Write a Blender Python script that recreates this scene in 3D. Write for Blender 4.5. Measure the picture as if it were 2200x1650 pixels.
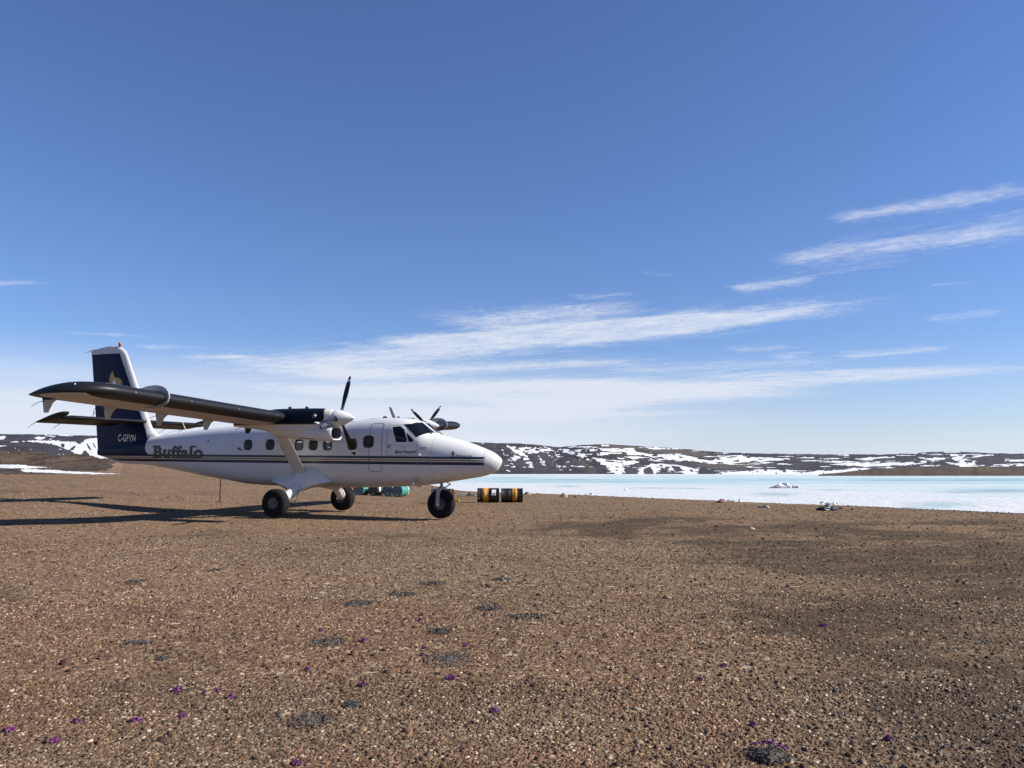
import bpy, bmesh, math, random
import numpy as np
from mathutils import Vector, Matrix
random.seed(7)
RNG = np.random.default_rng(11)
for _o in list(bpy.data.objects):
    bpy.data.objects.remove(_o)
S = bpy.context.scene
COL = S.collection
R = math.radians

# ------------------------------------------------------------------ camera
FPX, HOR, CAMH = 1763.4, 1011.8, 1.3215         # focal length and horizon row of a 2200 px wide frame
PITCH = math.atan((HOR-825)/FPX)
cd = bpy.data.cameras.new('camera'); cam = bpy.data.objects.new('camera', cd); COL.objects.link(cam)
cam.location = (0, 0, CAMH); cam.rotation_euler = (math.pi/2+PITCH, 0, 0)
cd.sensor_width = 36; cd.lens = FPX/2200*36; cd.clip_start = .05; cd.clip_end = 20000
S.camera = cam

# ------------------------------------------------------------------ light
SUN_AZ, SUN_EL = 95.0, 35.5                      # azimuth clockwise from the view direction
sd = bpy.data.lights.new('sun', 'SUN'); sun = bpy.data.objects.new('sun', sd); COL.objects.link(sun)
sd.energy = 5.0; sd.angle = R(.53); sd.color = (1, .95, .87)
_sv = Vector((math.sin(R(SUN_AZ))*math.cos(R(SUN_EL)), math.cos(R(SUN_AZ))*math.cos(R(SUN_EL)), math.sin(R(SUN_EL))))
sun.rotation_euler = _sv.to_track_quat('Z', 'Y').to_euler()
sun.location = (60, -10, 60)

W = bpy.data.worlds.new('World'); S.world = W; W.use_nodes = True
S.view_settings.view_transform = 'Standard'; S.view_settings.look = 'None'
S.view_settings.exposure = 0.85; S.view_settings.gamma = 1.0
S.view_settings.use_curve_mapping = False
S.render.engine = 'CYCLES'

class NT:
    """small helper that chains shader nodes"""
    def __init__(s, tree): s.t = tree; s.n = tree.nodes; s.l = tree.links
    def put(s, sock, v):
        if v is None: return
        if hasattr(v, 'is_output'): s.l.new(v, sock)
        else: sock.default_value = v
    def m(s, op, a, b=None, c=None, clamp=False):
        n = s.n.new('ShaderNodeMath'); n.operation = op; n.use_clamp = clamp
        for i, v in enumerate((a, b, c)): s.put(n.inputs[i], v)
        return n.outputs[0]
    def ss(s, x, a, b, o0=0., o1=1., kind='SMOOTHSTEP'):
        n = s.n.new('ShaderNodeMapRange'); n.interpolation_type = kind
        s.put(n.inputs[0], x); s.put(n.inputs[1], a); s.put(n.inputs[2], b); s.put(n.inputs[3], o0); s.put(n.inputs[4], o1)
        return n.outputs[0]
    def mix(s, f, a, b, typ='MIX'):
        n = s.n.new('ShaderNodeMixRGB'); n.blend_type = typ
        s.put(n.inputs[0], f)
        s.put(n.inputs[1], a if hasattr(a, 'is_output') else (*a, 1)); s.put(n.inputs[2], b if hasattr(b, 'is_output') else (*b, 1))
        return n.outputs[0]
    def noise(s, vec, scale, detail=4, rough=.55, out=0):
        n = s.n.new('ShaderNodeTexNoise'); s.put(n.inputs['Vector'], vec)
        n.inputs['Scale'].default_value = scale; n.inputs['Detail'].default_value = detail; n.inputs['Roughness'].default_value = rough
        return n.outputs[out]
    def voro(s, vec, scale, out='Color', feature='F1', rnd=1.):
        n = s.n.new('ShaderNodeTexVoronoi'); n.feature = feature; s.put(n.inputs['Vector'], vec)
        n.inputs['Scale'].default_value = scale; n.inputs['Randomness'].default_value = rnd
        return n.outputs[out]
    def comb(s, x, y, z):
        n = s.n.new('ShaderNodeCombineXYZ')
        for i, v in enumerate((x, y, z)): s.put(n.inputs[i], v)
        return n.outputs[0]
    def sep(s, v):
        n = s.n.new('ShaderNodeSeparateXYZ'); s.put(n.inputs[0], v); return n.outputs
    def ramp(s, f, stops, kind='LINEAR'):
        n = s.n.new('ShaderNodeValToRGB'); s.put(n.inputs[0], f); n.color_ramp.interpolation = kind
        e = n.color_ramp.elements
        while len(e) < len(stops): e.new(.5)
        for q, (p, c) in zip(e, stops): q.position = p; q.color = (*c, 1)
        return n.outputs[0]
    def attr(s, name, out='Fac'):
        n = s.n.new('ShaderNodeAttribute'); n.attribute_name = name; return n.outputs[out]
    def coord(s, o='Object'): return s.n.new('ShaderNodeTexCoord').outputs[o]

def pxdir(px, py):
    u = (px-1100)/FPX; v = -(py-825)/FPX
    d = np.array([u, math.cos(PITCH)-v*math.sin(PITCH), math.sin(PITCH)+v*math.cos(PITCH)])
    return d/np.linalg.norm(d)

def build_world():
    nt = NT(W.node_tree); nt.n.clear()
    out = nt.n.new('ShaderNodeOutputWorld'); bg = nt.n.new('ShaderNodeBackground')
    sky = nt.n.new('ShaderNodeTexSky'); sky.sky_type = 'NISHITA'; sky.sun_disc = False
    sky.sun_elevation = R(SUN_EL); sky.sun_rotation = R(SUN_AZ)
    sky.altitude = 0; sky.air_density = 1.0; sky.dust_density = .1; sky.ozone_density = 1.6
    g = nt.coord('Generated'); x, y, z = nt.sep(g)
    A = R(-54.8); ex, ey = math.sin(A), math.cos(A); nx, ny = -ey*-1, -ex*1   # along / across the streaks
    nx, ny = ey, -ex
    def uv(px, py):
        d = pxdir(px, py); p = d[:2]/d[2]
        return p[0]*ex+p[1]*ey, p[0]*nx+p[1]*ny
    zz = nt.m('MAXIMUM', z, .012)
    Px = nt.m('DIVIDE', x, zz); Py = nt.m('DIVIDE', y, zz)
    u = nt.m('ADD', nt.m('MULTIPLY', Px, ex), nt.m('MULTIPLY', Py, ey))
    v = nt.m('ADD', nt.m('MULTIPLY', Px, nx), nt.m('MULTIPLY', Py, ny))
    wv = nt.comb(nt.m('MULTIPLY', u, .9), nt.m('MULTIPLY', v, 1.6), 0.)
    warp = nt.m('SUBTRACT', nt.noise(wv, 1.6, 3, .5), .5)
    v2 = nt.m('ADD', v, nt.m('MULTIPLY', warp, .22))
    streaks = [  # x0,y0 -> x1,y1, half thickness at each end (px), strength
        (470, 806, 2080, 628, 26, 14, 1.05), (1150, 742, 1960, 636, 14, 12, .5),
        (1150, 852, 2420, 776, 16, 7, 1.0), (1450, 810, 2080, 789, 6, 4, .5),
        (560, 848, 1520, 812, 26, 9, .85), (620, 815, 1480, 766, 14, 6, .85),
        (930, 700, 1445, 648, 22, 10, .8), (820, 745, 1500, 690, 16, 12, .7), (1100, 720, 1700, 672, 16, 10, .6), (1250, 800, 1900, 770, 14, 8, .55), (1000, 870, 1900, 836, 18, 8, .75), (700, 900, 1500, 862, 18, 8, .7), (790, 738, 1160, 712, 8, 6, .45),
        (1560, 628, 1775, 592, 10, 7, .8), (1740, 480, 2300, 392, 9, 15, .74), (1620, 570, 2330, 468, 12, 23, .82),
        (1700, 596, 2000, 550, 8, 8, .35),
        (1970, 692, 2185, 664, 6, 6, .6), (1790, 768, 2075, 743, 7, 5, .75), (1560, 755, 1720, 741, 8, 6, .5), (1650, 770, 1760, 752, 5, 6, .4),
        (-60, 612, 110, 604, 10, 9, .65), (120, 716, 340, 722, 8, 6, .45), (290, 748, 420, 742, 7, 6, .55), (390, 770, 550, 764, 7, 6, .7),
        (1220, 642, 1380, 628, 6, 5, .4), (1380, 590, 1480, 592, 6, 5, .25), (900, 905, 1650, 880, 8, 4, .5), (1990, 612, 2110, 606, 4, 4, .3),
    ]
    total = None
    for (x0, y0, x1, y1, w0, w1, st) in streaks:
        u0, v0 = uv(x0, y0); u1, v1 = uv(x1, y1)
        a0 = abs(uv(x0, y0-w0)[1]-uv(x0, y0+w0)[1])/2; a1 = abs(uv(x1, y1-w1)[1]-uv(x1, y1+w1)[1])/2
        t = nt.ss(u, u0, u1, 0., 1., 'LINEAR')
        tt = nt.m('DIVIDE', nt.m('SUBTRACT', u, u0), u1-u0)
        vl = nt.m('ADD', nt.m('MULTIPLY', t, v1-v0), v0)
        wl = nt.m('MULTIPLY', nt.m('ADD', nt.m('MULTIPLY', t, a1-a0), a0), 1.3)
        q = nt.m('DIVIDE', nt.m('SUBTRACT', v2, vl), wl)
        gss = nt.m('EXPONENT', nt.m('MULTIPLY', nt.m('MULTIPLY', q, q), -1.))
        env = nt.m('MULTIPLY', nt.ss(tt, 0., .22), nt.ss(tt, 1., .72))
        k = nt.m('MULTIPLY', nt.m('MULTIPLY', gss, env), st)
        total = k if total is None else nt.m('ADD', total, k)
    nv = nt.comb(nt.m('MULTIPLY', u, 1.0), nt.m('MULTIPLY', v2, 1.7), 0.)
    n1 = nt.noise(nv, 3.2, 7, .62)
    n2 = nt.noise(nt.comb(nt.m('MULTIPLY', u, 2.1), nt.m('MULTIPLY', v2, 2.4), 3.), 8., 7, .68)
    nn = nt.m('ADD', nt.m('MULTIPLY', n1, .55), nt.m('MULTIPLY', n2, .45))
    tot = nt.m('MINIMUM', total, 1.15)
    ce = nt.ss(nt.m('ADD', nt.m('MULTIPLY', tot, .85), nt.m('MULTIPLY', nt.m('SUBTRACT', nn, .5), 2.3)), .02, 1.45)
    cl = nt.m('MULTIPLY', ce, .96)
    cl = nt.m('MULTIPLY', cl, nt.ss(tot, .0, .12))
    # thin veil low on the left, pale bank low on the right
    vn = nt.noise(nt.comb(nt.m('MULTIPLY', x, 1.6), nt.m('MULTIPLY', z, 22.), nt.m('MULTIPLY', y, 1.6)), 2.2, 4, .5)
    vn = nt.ss(vn, .32, .66, .72, 1.12)
    az = nt.ss(x, .42, -.12)
    veil = nt.m('MULTIPLY', nt.m('MULTIPLY', nt.ss(z, .155, .045), nt.m('MULTIPLY', az, .80)), vn)
    bank = nt.m('ADD', nt.m('MULTIPLY', nt.m('MULTIPLY', nt.ss(x, .15, .55), nt.ss(z, .06, .008)), .35), nt.m('MULTIPLY', nt.ss(z, .16, .0), .38))
    dens = nt.m('MINIMUM', nt.m('ADD', nt.m('ADD', cl, veil), bank), .92)
    dens = nt.m('MULTIPLY', dens, nt.ss(z, -.02, .01))
    deep = nt.mix(1., sky.outputs[0], (.85, 1.03, 1.48), 'MULTIPLY')
    col = nt.mix(dens, deep, (8.5, 9.0, 10.2))
    nt.l.new(col, bg.inputs[0]); bg.inputs[1].default_value = .05
    nt.l.new(bg.outputs[0], out.inputs[0])
build_world()

# ------------------------------------------------------------------ numeric noise
def vnoise(x, y, seed=0):
    x = np.asarray(x, float); y = np.asarray(y, float)
    xi = np.floor(x).astype(np.int64); yi = np.floor(y).astype(np.int64); fx = x-xi; fy = y-yi
    fx = fx*fx*(3-2*fx); fy = fy*fy*(3-2*fy)
    def h(a, b):
        n = (a*374761393+b*668265263+seed*1442695041) & 0xffffffff
        n = ((n ^ (n >> 13))*1274126177) & 0xffffffff
        return ((n ^ (n >> 16)) & 0xffff)/65535.
    return (h(xi, yi)*(1-fx)+h(xi+1, yi)*fx)*(1-fy)+(h(xi, yi+1)*(1-fx)+h(xi+1, yi+1)*fx)*fy
def fbm(x, y, o=4, seed=0):
    s = 0; a = .5; t = 0
    for i in range(o):
        s = s+a*vnoise(x*2**i, y*2**i, seed+i*17); t += a; a *= .5
    return s/t
def sstep(x, a, b):
    t = np.clip((np.asarray(x, float)-a)/(b-a), 0, 1); return t*t*(3-2*t)

# ------------------------------------------------------------------ terrain
LAKE_Z = -.5
SHX = np.array([-900, -180, -75, -30.6, -11, -4.5, 1.2, 6.7, 11.6, 15.5, 18.5, 22., 27.5, 48, 110, 900.])
SHY = np.array([1500, 455, 267, 178, 114.5, 80, 68, 59.2, 51, 45.9, 41, 35.3, 29, 8, -50, -800.])
def terrain(x, y):
    x = np.asarray(x, float); y = np.asarray(y, float)
    ysh = np.interp(x, SHX, SHY); sl = np.interp(x, SHX, np.gradient(SHY, SHX))
    s = (ysh-y)/np.sqrt(1+sl*sl)
    s = s+1.6*(fbm(x*.25, y*.12, 3, 5)-.5)
    g = .034*np.clip(-x-8, 0, 15)+.012*np.clip(y-25, 0, 27)
    g = g*sstep(s, 2, 20)
    rr = np.hypot(x+5.5, y-25.6); near = 1-sstep(rr, 5.2, 10.)
    xa = (x+6.251)*.9401-(y-25.81)*.3409; ya = (x+6.251)*.3409+(y-25.81)*.9401       # the wheels' own plane
    und = (fbm(x*.35, y*.35, 3, 2)-.5)*.07*(1-near)+(vnoise(x*1.5, y*1.5, 9)-.5)*.018*(1-near)
    land = -.62+.62*(1-np.exp(-np.maximum(s, 0)/5.5))+g*(1-near)+near*(-.0134*xa+.0111*ya)+und*sstep(s, 0, 12)
    return np.where(s > 0, land, np.maximum(-.62+s*.05, -3.2))
def gpt(px, py):
    """where the sight line of a picture point meets the terrain"""
    d = pxdir(px, py); o = np.array([0, 0, CAMH]); t = np.linspace(2, 160, 6000)
    P = o+np.outer(t, d); k = np.argmax(P[:, 2] < terrain(P[:, 0], P[:, 1]))
    return P[k][:2].tolist()+[float(terrain(P[k][0], P[k][1]))]
def darkness(x, y):
    """dark lichen and damp soil patches (0..1)"""
    def blob(cx, cy, rx, ry): return np.exp(-(((x-cx)/rx)**2+((y-cy)/ry)**2))
    n = fbm(x*.9, y*.9, 4, 31)
    d = blob(3.8, 19.5, 3.4, 3.6)*1.15+blob(4.4, 8.6, 1.7, 2.6)*1.2+blob(3.2, 6.0, .8, 1.2)*1.1+blob(6.8, 12, 2.6, 3.2)*1.1+blob(2.7, 4.9, .5, .6)*.9+blob(10, 15, 3.4, 3)*.9
    d = d+.50*sstep(x, .2+.12*y, 1.0+.38*y)*sstep(y, 40, 16)
    d = d+blob(-5.5, 17.8, 4.0, 1.2)*.22+blob(.6, 12.5, 1.3, .7)*.4+blob(-.2, 5.2, .8, .45)*.4
    d = d+.35*sstep(fbm(x*.28, y*.28, 3, 77), .52, .72)
    return np.clip(d*(.40+1.2*sstep(n, .38, .60)), 0, 1)

# ------------------------------------------------------------------ object helpers
def link(o, parent=None):
    COL.objects.link(o)
    if parent is not None: o.parent = parent
    return o
def mesh_np(name, verts, faces, mat=None, parent=None, smooth=False, attrs=None):
    me = bpy.data.meshes.new(name); me.from_pydata([tuple(v) for v in verts], [], [tuple(f) for f in faces])
    if smooth: me.shade_smooth()
    if mat:
        for m in (mat if isinstance(mat, (list, tuple)) else [mat]): me.materials.append(m)
    for k, a in (attrs or {}).items():
        at = me.attributes.new(k, 'FLOAT', 'POINT'); at.data.foreach_set('value', np.asarray(a, np.float32))
    return link(bpy.data.objects.new(name, me), parent)
def bm_obj(name, bm, mat, parent=None, smooth=False, angle=None):
    me = bpy.data.meshes.new(name); bm.to_mesh(me); bm.free()
    if smooth:
        if angle: me.shade_smooth(); me.set_sharp_from_angle(angle=R(angle))
        else: me.shade_smooth()
    for m in (mat if isinstance(mat, (list, tuple)) else [mat]): me.materials.append(m)
    return link(bpy.data.objects.new(name, me), parent)
def empty(name, loc=(0, 0, 0), label=None, cat=None, group=None, rz=0):
    o = bpy.data.objects.new(name, None); o.location = loc; o.rotation_euler = (0, 0, rz); o.empty_display_size = .2
    link(o)
    return tag(o, label, cat, group)
def tag(o, label=None, cat=None, group=None, kind=None):
    if label: o['label'] = label
    if cat: o['category'] = cat
    if group: o['group'] = group
    if kind: o['kind'] = kind
    return o
def grid_faces(nr, nc, wrap=False):
    a = np.arange(nr*nc).reshape(nr, nc); b = np.roll(a, -1, 1) if wrap else a[:, 1:]; a2 = a if wrap else a[:, :-1]
    return np.stack([a2[:-1], b[:-1], b[1:], a2[1:]], -1).reshape(-1, 4)
def loft(bm, rings, cap=True, mat_index=0):
    vs = [[bm.verts.new(p) for p in r] for r in rings]
    n = len(rings[0])
    for a, b in zip(vs[:-1], vs[1:]):
        for i in range(n):
            f = bm.faces.new((a[i], a[(i+1) % n], b[(i+1) % n], b[i])); f.material_index = mat_index
    if cap:
        bm.faces.new(vs[0][::-1]).material_index = mat_index; bm.faces.new(vs[-1]).material_index = mat_index
    return vs
def tube(bm, pts, rads, seg=10, squash=None, mat_index=0):
    pts = [Vector(p) for p in pts]
    if not hasattr(rads, '__len__'): rads = [rads]*len(pts)
    rings = []
    for i, p in enumerate(pts):
        d = (pts[min(i+1, len(pts)-1)]-pts[max(i-1, 0)]).normalized()
        up = Vector((0, 0, 1)) if abs(d.z) < .9 else Vector((1, 0, 0))
        a = d.cross(up).normalized(); b = a.cross(d).normalized()
        rings.append([p+(a*math.cos(t)+b*math.sin(t))*rads[i] for t in np.linspace(0, 2*math.pi, seg, endpoint=False)])
    loft(bm, rings, True, mat_index)
def lathe(bm, prof, axis_o, axis, seg=32, mat_index=0, cap=True):
    """prof: (along, radius)"""
    o = Vector(axis_o); d = Vector(axis).normalized()
    up = Vector((0, 0, 1)) if abs(d.z) < .9 else Vector((1, 0, 0))
    a = d.cross(up).normalized(); b = d.cross(a).normalized()
    loft(bm, [[o+d*s+(a*math.cos(t)+b*math.sin(t))*max(r, 1e-4) for t in np.linspace(0, 2*math.pi, seg, endpoint=False)] for s, r in prof], cap, mat_index)
def box(bm, c, s, rot=None, mat_index=0, bevel=0):
    r = bmesh.ops.create_cube(bm, size=1.)
    M = Matrix.Translation(c) @ (rot.to_4x4() if rot else Matrix.Identity(4)) @ Matrix.Diagonal((*s, 1))
    bmesh.ops.transform(bm, matrix=M, verts=r['verts'])
    fs = {f for v in r['verts'] for f in v.link_faces}
    for f in fs: f.material_index = mat_index
    if bevel:
        es = list({e for v in r['verts'] for e in v.link_edges})
        bmesh.ops.bevel(bm, geom=es, offset=bevel, segments=2, affect='EDGES', profile=.6)
def fixn(bm): bmesh.ops.recalc_face_normals(bm, faces=bm.faces)

# ------------------------------------------------------------------ materials
def mat(name):
    m = bpy.data.materials.new(name); m.use_nodes = True
    nt = NT(m.node_tree); b = nt.n['Principled BSDF']; return m, nt, b
def simple(name, col, rough=.5, metal=0., var=.12, scale=6., spec=None, bump=0.):
    m, nt, b = mat(name)
    n = nt.noise(nt.coord(), scale, 5, .6)
    f = nt.ss(n, .25, .75, 1-var, 1+var)
    c = nt.mix(1., (*col,), nt.comb(f, f, f), 'MULTIPLY')
    nt.l.new(c, b.inputs['Base Color'])
    nt.put(b.inputs['Roughness'], nt.ss(n, .3, .7, max(rough-.08, .03), min(rough+.08, 1)))
    b.inputs['Metallic'].default_value = metal
    if spec is not None: b.inputs['Specular IOR Level'].default_value = spec
    if bump:
        bp = nt.n.new('ShaderNodeBump'); bp.inputs['Strength'].default_value = bump; bp.inputs['Distance'].default_value = .01
        nt.l.new(nt.noise(nt.coord(), scale*6, 4), bp.inputs['Height']); nt.l.new(bp.outputs[0], b.inputs['Normal'])
    return m
WHITE = (.56, .56, .56); NAVY = (.004, .008, .034); GOLD = (.24, .165, .035)
MT = {}
MT['white'] = simple('white_paint', WHITE, .32, var=.05, scale=2)
MT['navy'] = simple('navy_paint', NAVY, .4, var=.15, spec=.2)
MT['black'] = simple('black_rubber', (.008, .0085, .010), .5, var=.25, scale=4, spec=.3)
MT['prop'] = simple('black_blade', (.007, .0075, .009), .45, var=.2, scale=12, spec=.3)
MT['tyre'] = simple('tyre_rubber', (.009, .009, .0095), .9, var=.3, scale=9, bump=.3, spec=.2)
MT['rim'] = simple('grey_rim', (.075, .077, .08), .5, var=.2, scale=12)
MT['greymetal'] = simple('grey_metal', (.27, .28, .30), .42, .25, .15, 10)
MT['darkgrey'] = simple('dark_grey_paint', (.07, .073, .08), .45, var=.2, scale=10)
MT['dark'] = simple('dark_hole', (.012, .012, .014), .8, var=.1)
MT['seal'] = simple('window_seal', (.022, .024, .028), .6)
MT['seam'] = simple('panel_seam', (.06, .063, .07), .7)
MT['seamlight'] = simple('faint_panel_seam', (.33, .33, .33), .6)
MT['steel'] = simple('bare_steel', (.5, .5, .5), .3, .9, .12, 14)
MT['rust'] = simple('rusty_steel', (.11, .055, .035), .85, var=.35, scale=20, bump=.4)
MT['whitemark'] = simple('white_marking', (.72, .73, .74), .4)
MT['goldmark'] = simple('gold_marking', (.42, .29, .045), .4)
MT['letterdark'] = simple('dark_lettering', (.02, .02, .022), .4)
MT['letterolive'] = simple('bronze_lettering', (.050, .042, .026), .4, var=.35, scale=5)
MT['red'] = simple('red_beacon', (.30, .01, .01), .25)
MT['cabin'] = simple('cabin_lining', (.45, .44, .42), .7)
MT['seat'] = simple('seat_fabric', (.035, .04, .05), .9)

def fuselage_mat():
    m, nt, b = mat('fuselage_paint')
    x, y, z = nt.sep(nt.coord())
    def band(a, c):
        return nt.m('MULTIPLY', nt.m('GREATER_THAN', z, a), nt.m('LESS_THAN', z, c))
    n = nt.noise(nt.coord(), 1.3, 5, .6); n2 = nt.noise(nt.comb(nt.m('MULTIPLY', x, .6), y, nt.m('MULTIPLY', z, 4.)), 3., 5, .65)
    dirt = nt.m('MULTIPLY', nt.ss(n2, .45, .75), .34)
    base = nt.mix(dirt, WHITE, (.42, .40, .37))
    # browner towards the belly, broken up by noise
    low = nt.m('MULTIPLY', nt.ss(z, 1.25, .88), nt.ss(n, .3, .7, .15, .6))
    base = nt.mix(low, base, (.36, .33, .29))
    col = nt.mix(nt.ss(n, .3, .7, 0., .06), base, (.55, .56, .6))
    stripe = nt.m('LESS_THAN', x, 5.93)
    c1 = nt.mix(nt.m('MULTIPLY', stripe, nt.m('MAXIMUM', band(1.735, 1.802), band(1.56, 1.648))), col, NAVY)
    c2 = nt.mix(nt.m('MULTIPLY', stripe, band(1.668, 1.716)), c1, GOLD)
    q = nt.m('MAXIMUM', nt.m('MULTIPLY', nt.m('SUBTRACT', 2.05, z), 3.), 0.)
    xb = nt.m('ADD', nt.m('MULTIPLY', nt.m('MULTIPLY', q, q), .28), -6.33)
    tail = nt.m('MULTIPLY', nt.m('LESS_THAN', x, xb), nt.m('GREATER_THAN', z, 1.735))
    c3 = nt.mix(tail, c2, NAVY)
    nt.l.new(c3, b.inputs['Base Color']); nt.put(b.inputs['Specular IOR Level'], nt.ss(tail, 0., 1., .45, .12))
    nt.put(b.inputs['Roughness'], nt.ss(n2, .3, .8, .26, .5))
    bp = nt.n.new('ShaderNodeBump'); bp.inputs['Strength'].default_value = .12; bp.inputs['Distance'].default_value = .02
    nt.l.new(nt.noise(nt.comb(nt.m('MULTIPLY', x, 1.2), y, nt.m('MULTIPLY', z, 2.2)), 1.6, 2, .5), bp.inputs['Height']); nt.l.new(bp.outputs[0], b.inputs['Normal'])
    return m
MT['fus'] = fuselage_mat()

def wing_mat():
    m, nt, b = mat('wing_paint')
    x, y, z = nt.sep(nt.coord()); ay = nt.m('ABSOLUTE', y)
    n2 = nt.noise(nt.comb(nt.m('MULTIPLY', x, .5), nt.m('MULTIPLY', y, 2.2), z), 3., 5, .65)
    base = nt.mix(nt.ss(n2, .42, .75, .05, .55), (.44, .41, .375), (.24, .205, .17))  # white paint browned: ground bounce on the underside put into the colour
    lim = nt.m('ADD', 1.20, nt.m('MULTIPLY', nt.ss(ay, 8.75, 9.3), -2.6))
    up = nt.m('GREATER_THAN', z, nt.m('ADD', nt.m('MULTIPLY', ay, .045), 2.705))
    limt = nt.m('MULTIPLY', nt.ss(ay, 8.75, 9.1), -2.4)
    boot = nt.m('GREATER_THAN', x, .80)
    tip = nt.m('MULTIPLY', nt.m('GREATER_THAN', ay, 8.9), nt.m('GREATER_THAN', nt.m('SUBTRACT', z, nt.m('ADD', nt.m('MULTIPLY', ay, .045), 2.705)), nt.m('ADD', nt.m('MULTIPLY', x, .062), -.155)))
    f = nt.m('MAXIMUM', boot, tip)
    col = nt.mix(f, base, (.008, .0085, .010)); nt.put(b.inputs['Specular IOR Level'], nt.ss(f, 0., 1., .4, .3))
    nt.l.new(col, b.inputs['Base Color']); nt.put(b.inputs['Roughness'], nt.ss(f, 0., 1., .4, .45))
    return m
MT['wing'] = wing_mat()

def nacelle_mat():
    m, nt, b = mat('nacelle_paint')
    x, y, z = nt.sep(nt.coord())
    n = nt.noise(nt.coord(), 5., 5, .6)
    white = nt.mix(nt.ss(n, .4, .8, 0., .25), WHITE, (.45, .43, .40))
    # dark cowl top with a gold edge that curls up at the front
    edge = nt.m('ADD', 2.645, nt.m('MULTIPLY', nt.ss(x, 2.02, 2.22), .07))
    front = nt.m('SUBTRACT', 2.28, nt.m('MULTIPLY', nt.m('POWER', nt.m('ABSOLUTE', nt.m('SUBTRACT', z, 2.86)), 2.), 1.6))
    dark = nt.m('MULTIPLY', nt.m('GREATER_THAN', z, edge), nt.m('LESS_THAN', x, front))
    gold = nt.m('MULTIPLY', nt.m('GREATER_THAN', z, nt.m('SUBTRACT', edge, .022)), nt.m('LESS_THAN', x, nt.m('ADD', front, .028)))
    c = nt.mix(gold, white, (.50, .38, .16)); c = nt.mix(dark, c, (.004, .006, .013))
    nt.l.new(c, b.inputs['Base Color']); b.inputs['Roughness'].default_value = .35; nt.put(b.inputs['Specular IOR Level'], nt.ss(dark, 0., 1., .4, .15))
    return m
MT['nacelle'] = nacelle_mat()

def fin_mat():
    m, nt, b = mat('fin_paint')
    x, y, z = nt.sep(nt.coord())
    lim = nt.m('SUBTRACT', -7.93, nt.m('MULTIPLY', nt.m('SUBTRACT', z, 5.29), .506))
    wh = nt.m('MAXIMUM', nt.m('GREATER_THAN', x, lim), nt.m('GREATER_THAN', z, 5.30))
    n = nt.noise(nt.coord(), 3., 5, .6)
    c = nt.mix(wh, nt.mix(nt.ss(n, .35, .75, 0., .5), (.003, .008, .038), (.005, .011, .046)), nt.mix(nt.ss(n, .4, .8, 0., .2), WHITE, (.5, .5, .5)))
    nt.l.new(c, b.inputs['Base Color']); b.inputs['Roughness'].default_value = .45; b.inputs['Specular IOR Level'].default_value = .15
    return m
MT['fin'] = fin_mat()

def glass_mat(name, see, tint=(.006, .008, .013)):
    m, nt, b = mat(name)
    b.inputs['Base Color'].default_value = (*tint, 1); b.inputs['Roughness'].default_value = .06; b.inputs['Specular IOR Level'].default_value = .18
    tr = nt.n.new('ShaderNodeBsdfTransparent'); tr.inputs[0].default_value = (.85, .88, .88, 1)
    mx = nt.n.new('ShaderNodeMixShader')
    n = nt.noise(nt.coord(), 3., 3); nt.put(mx.inputs[0], nt.ss(n, .3, .7, see-.05, see+.05))
    nt.l.new(b.outputs[0], mx.inputs[1]); nt.l.new(tr.outputs[0], mx.inputs[2])
    nt.l.new(mx.outputs[0], nt.n['Material Output'].inputs[0])
    return m
MT['pane'] = glass_mat('cabin_glass', .62, (.085, .095, .09))
MT['wscreen'] = glass_mat('cockpit_glass', .0)

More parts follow.
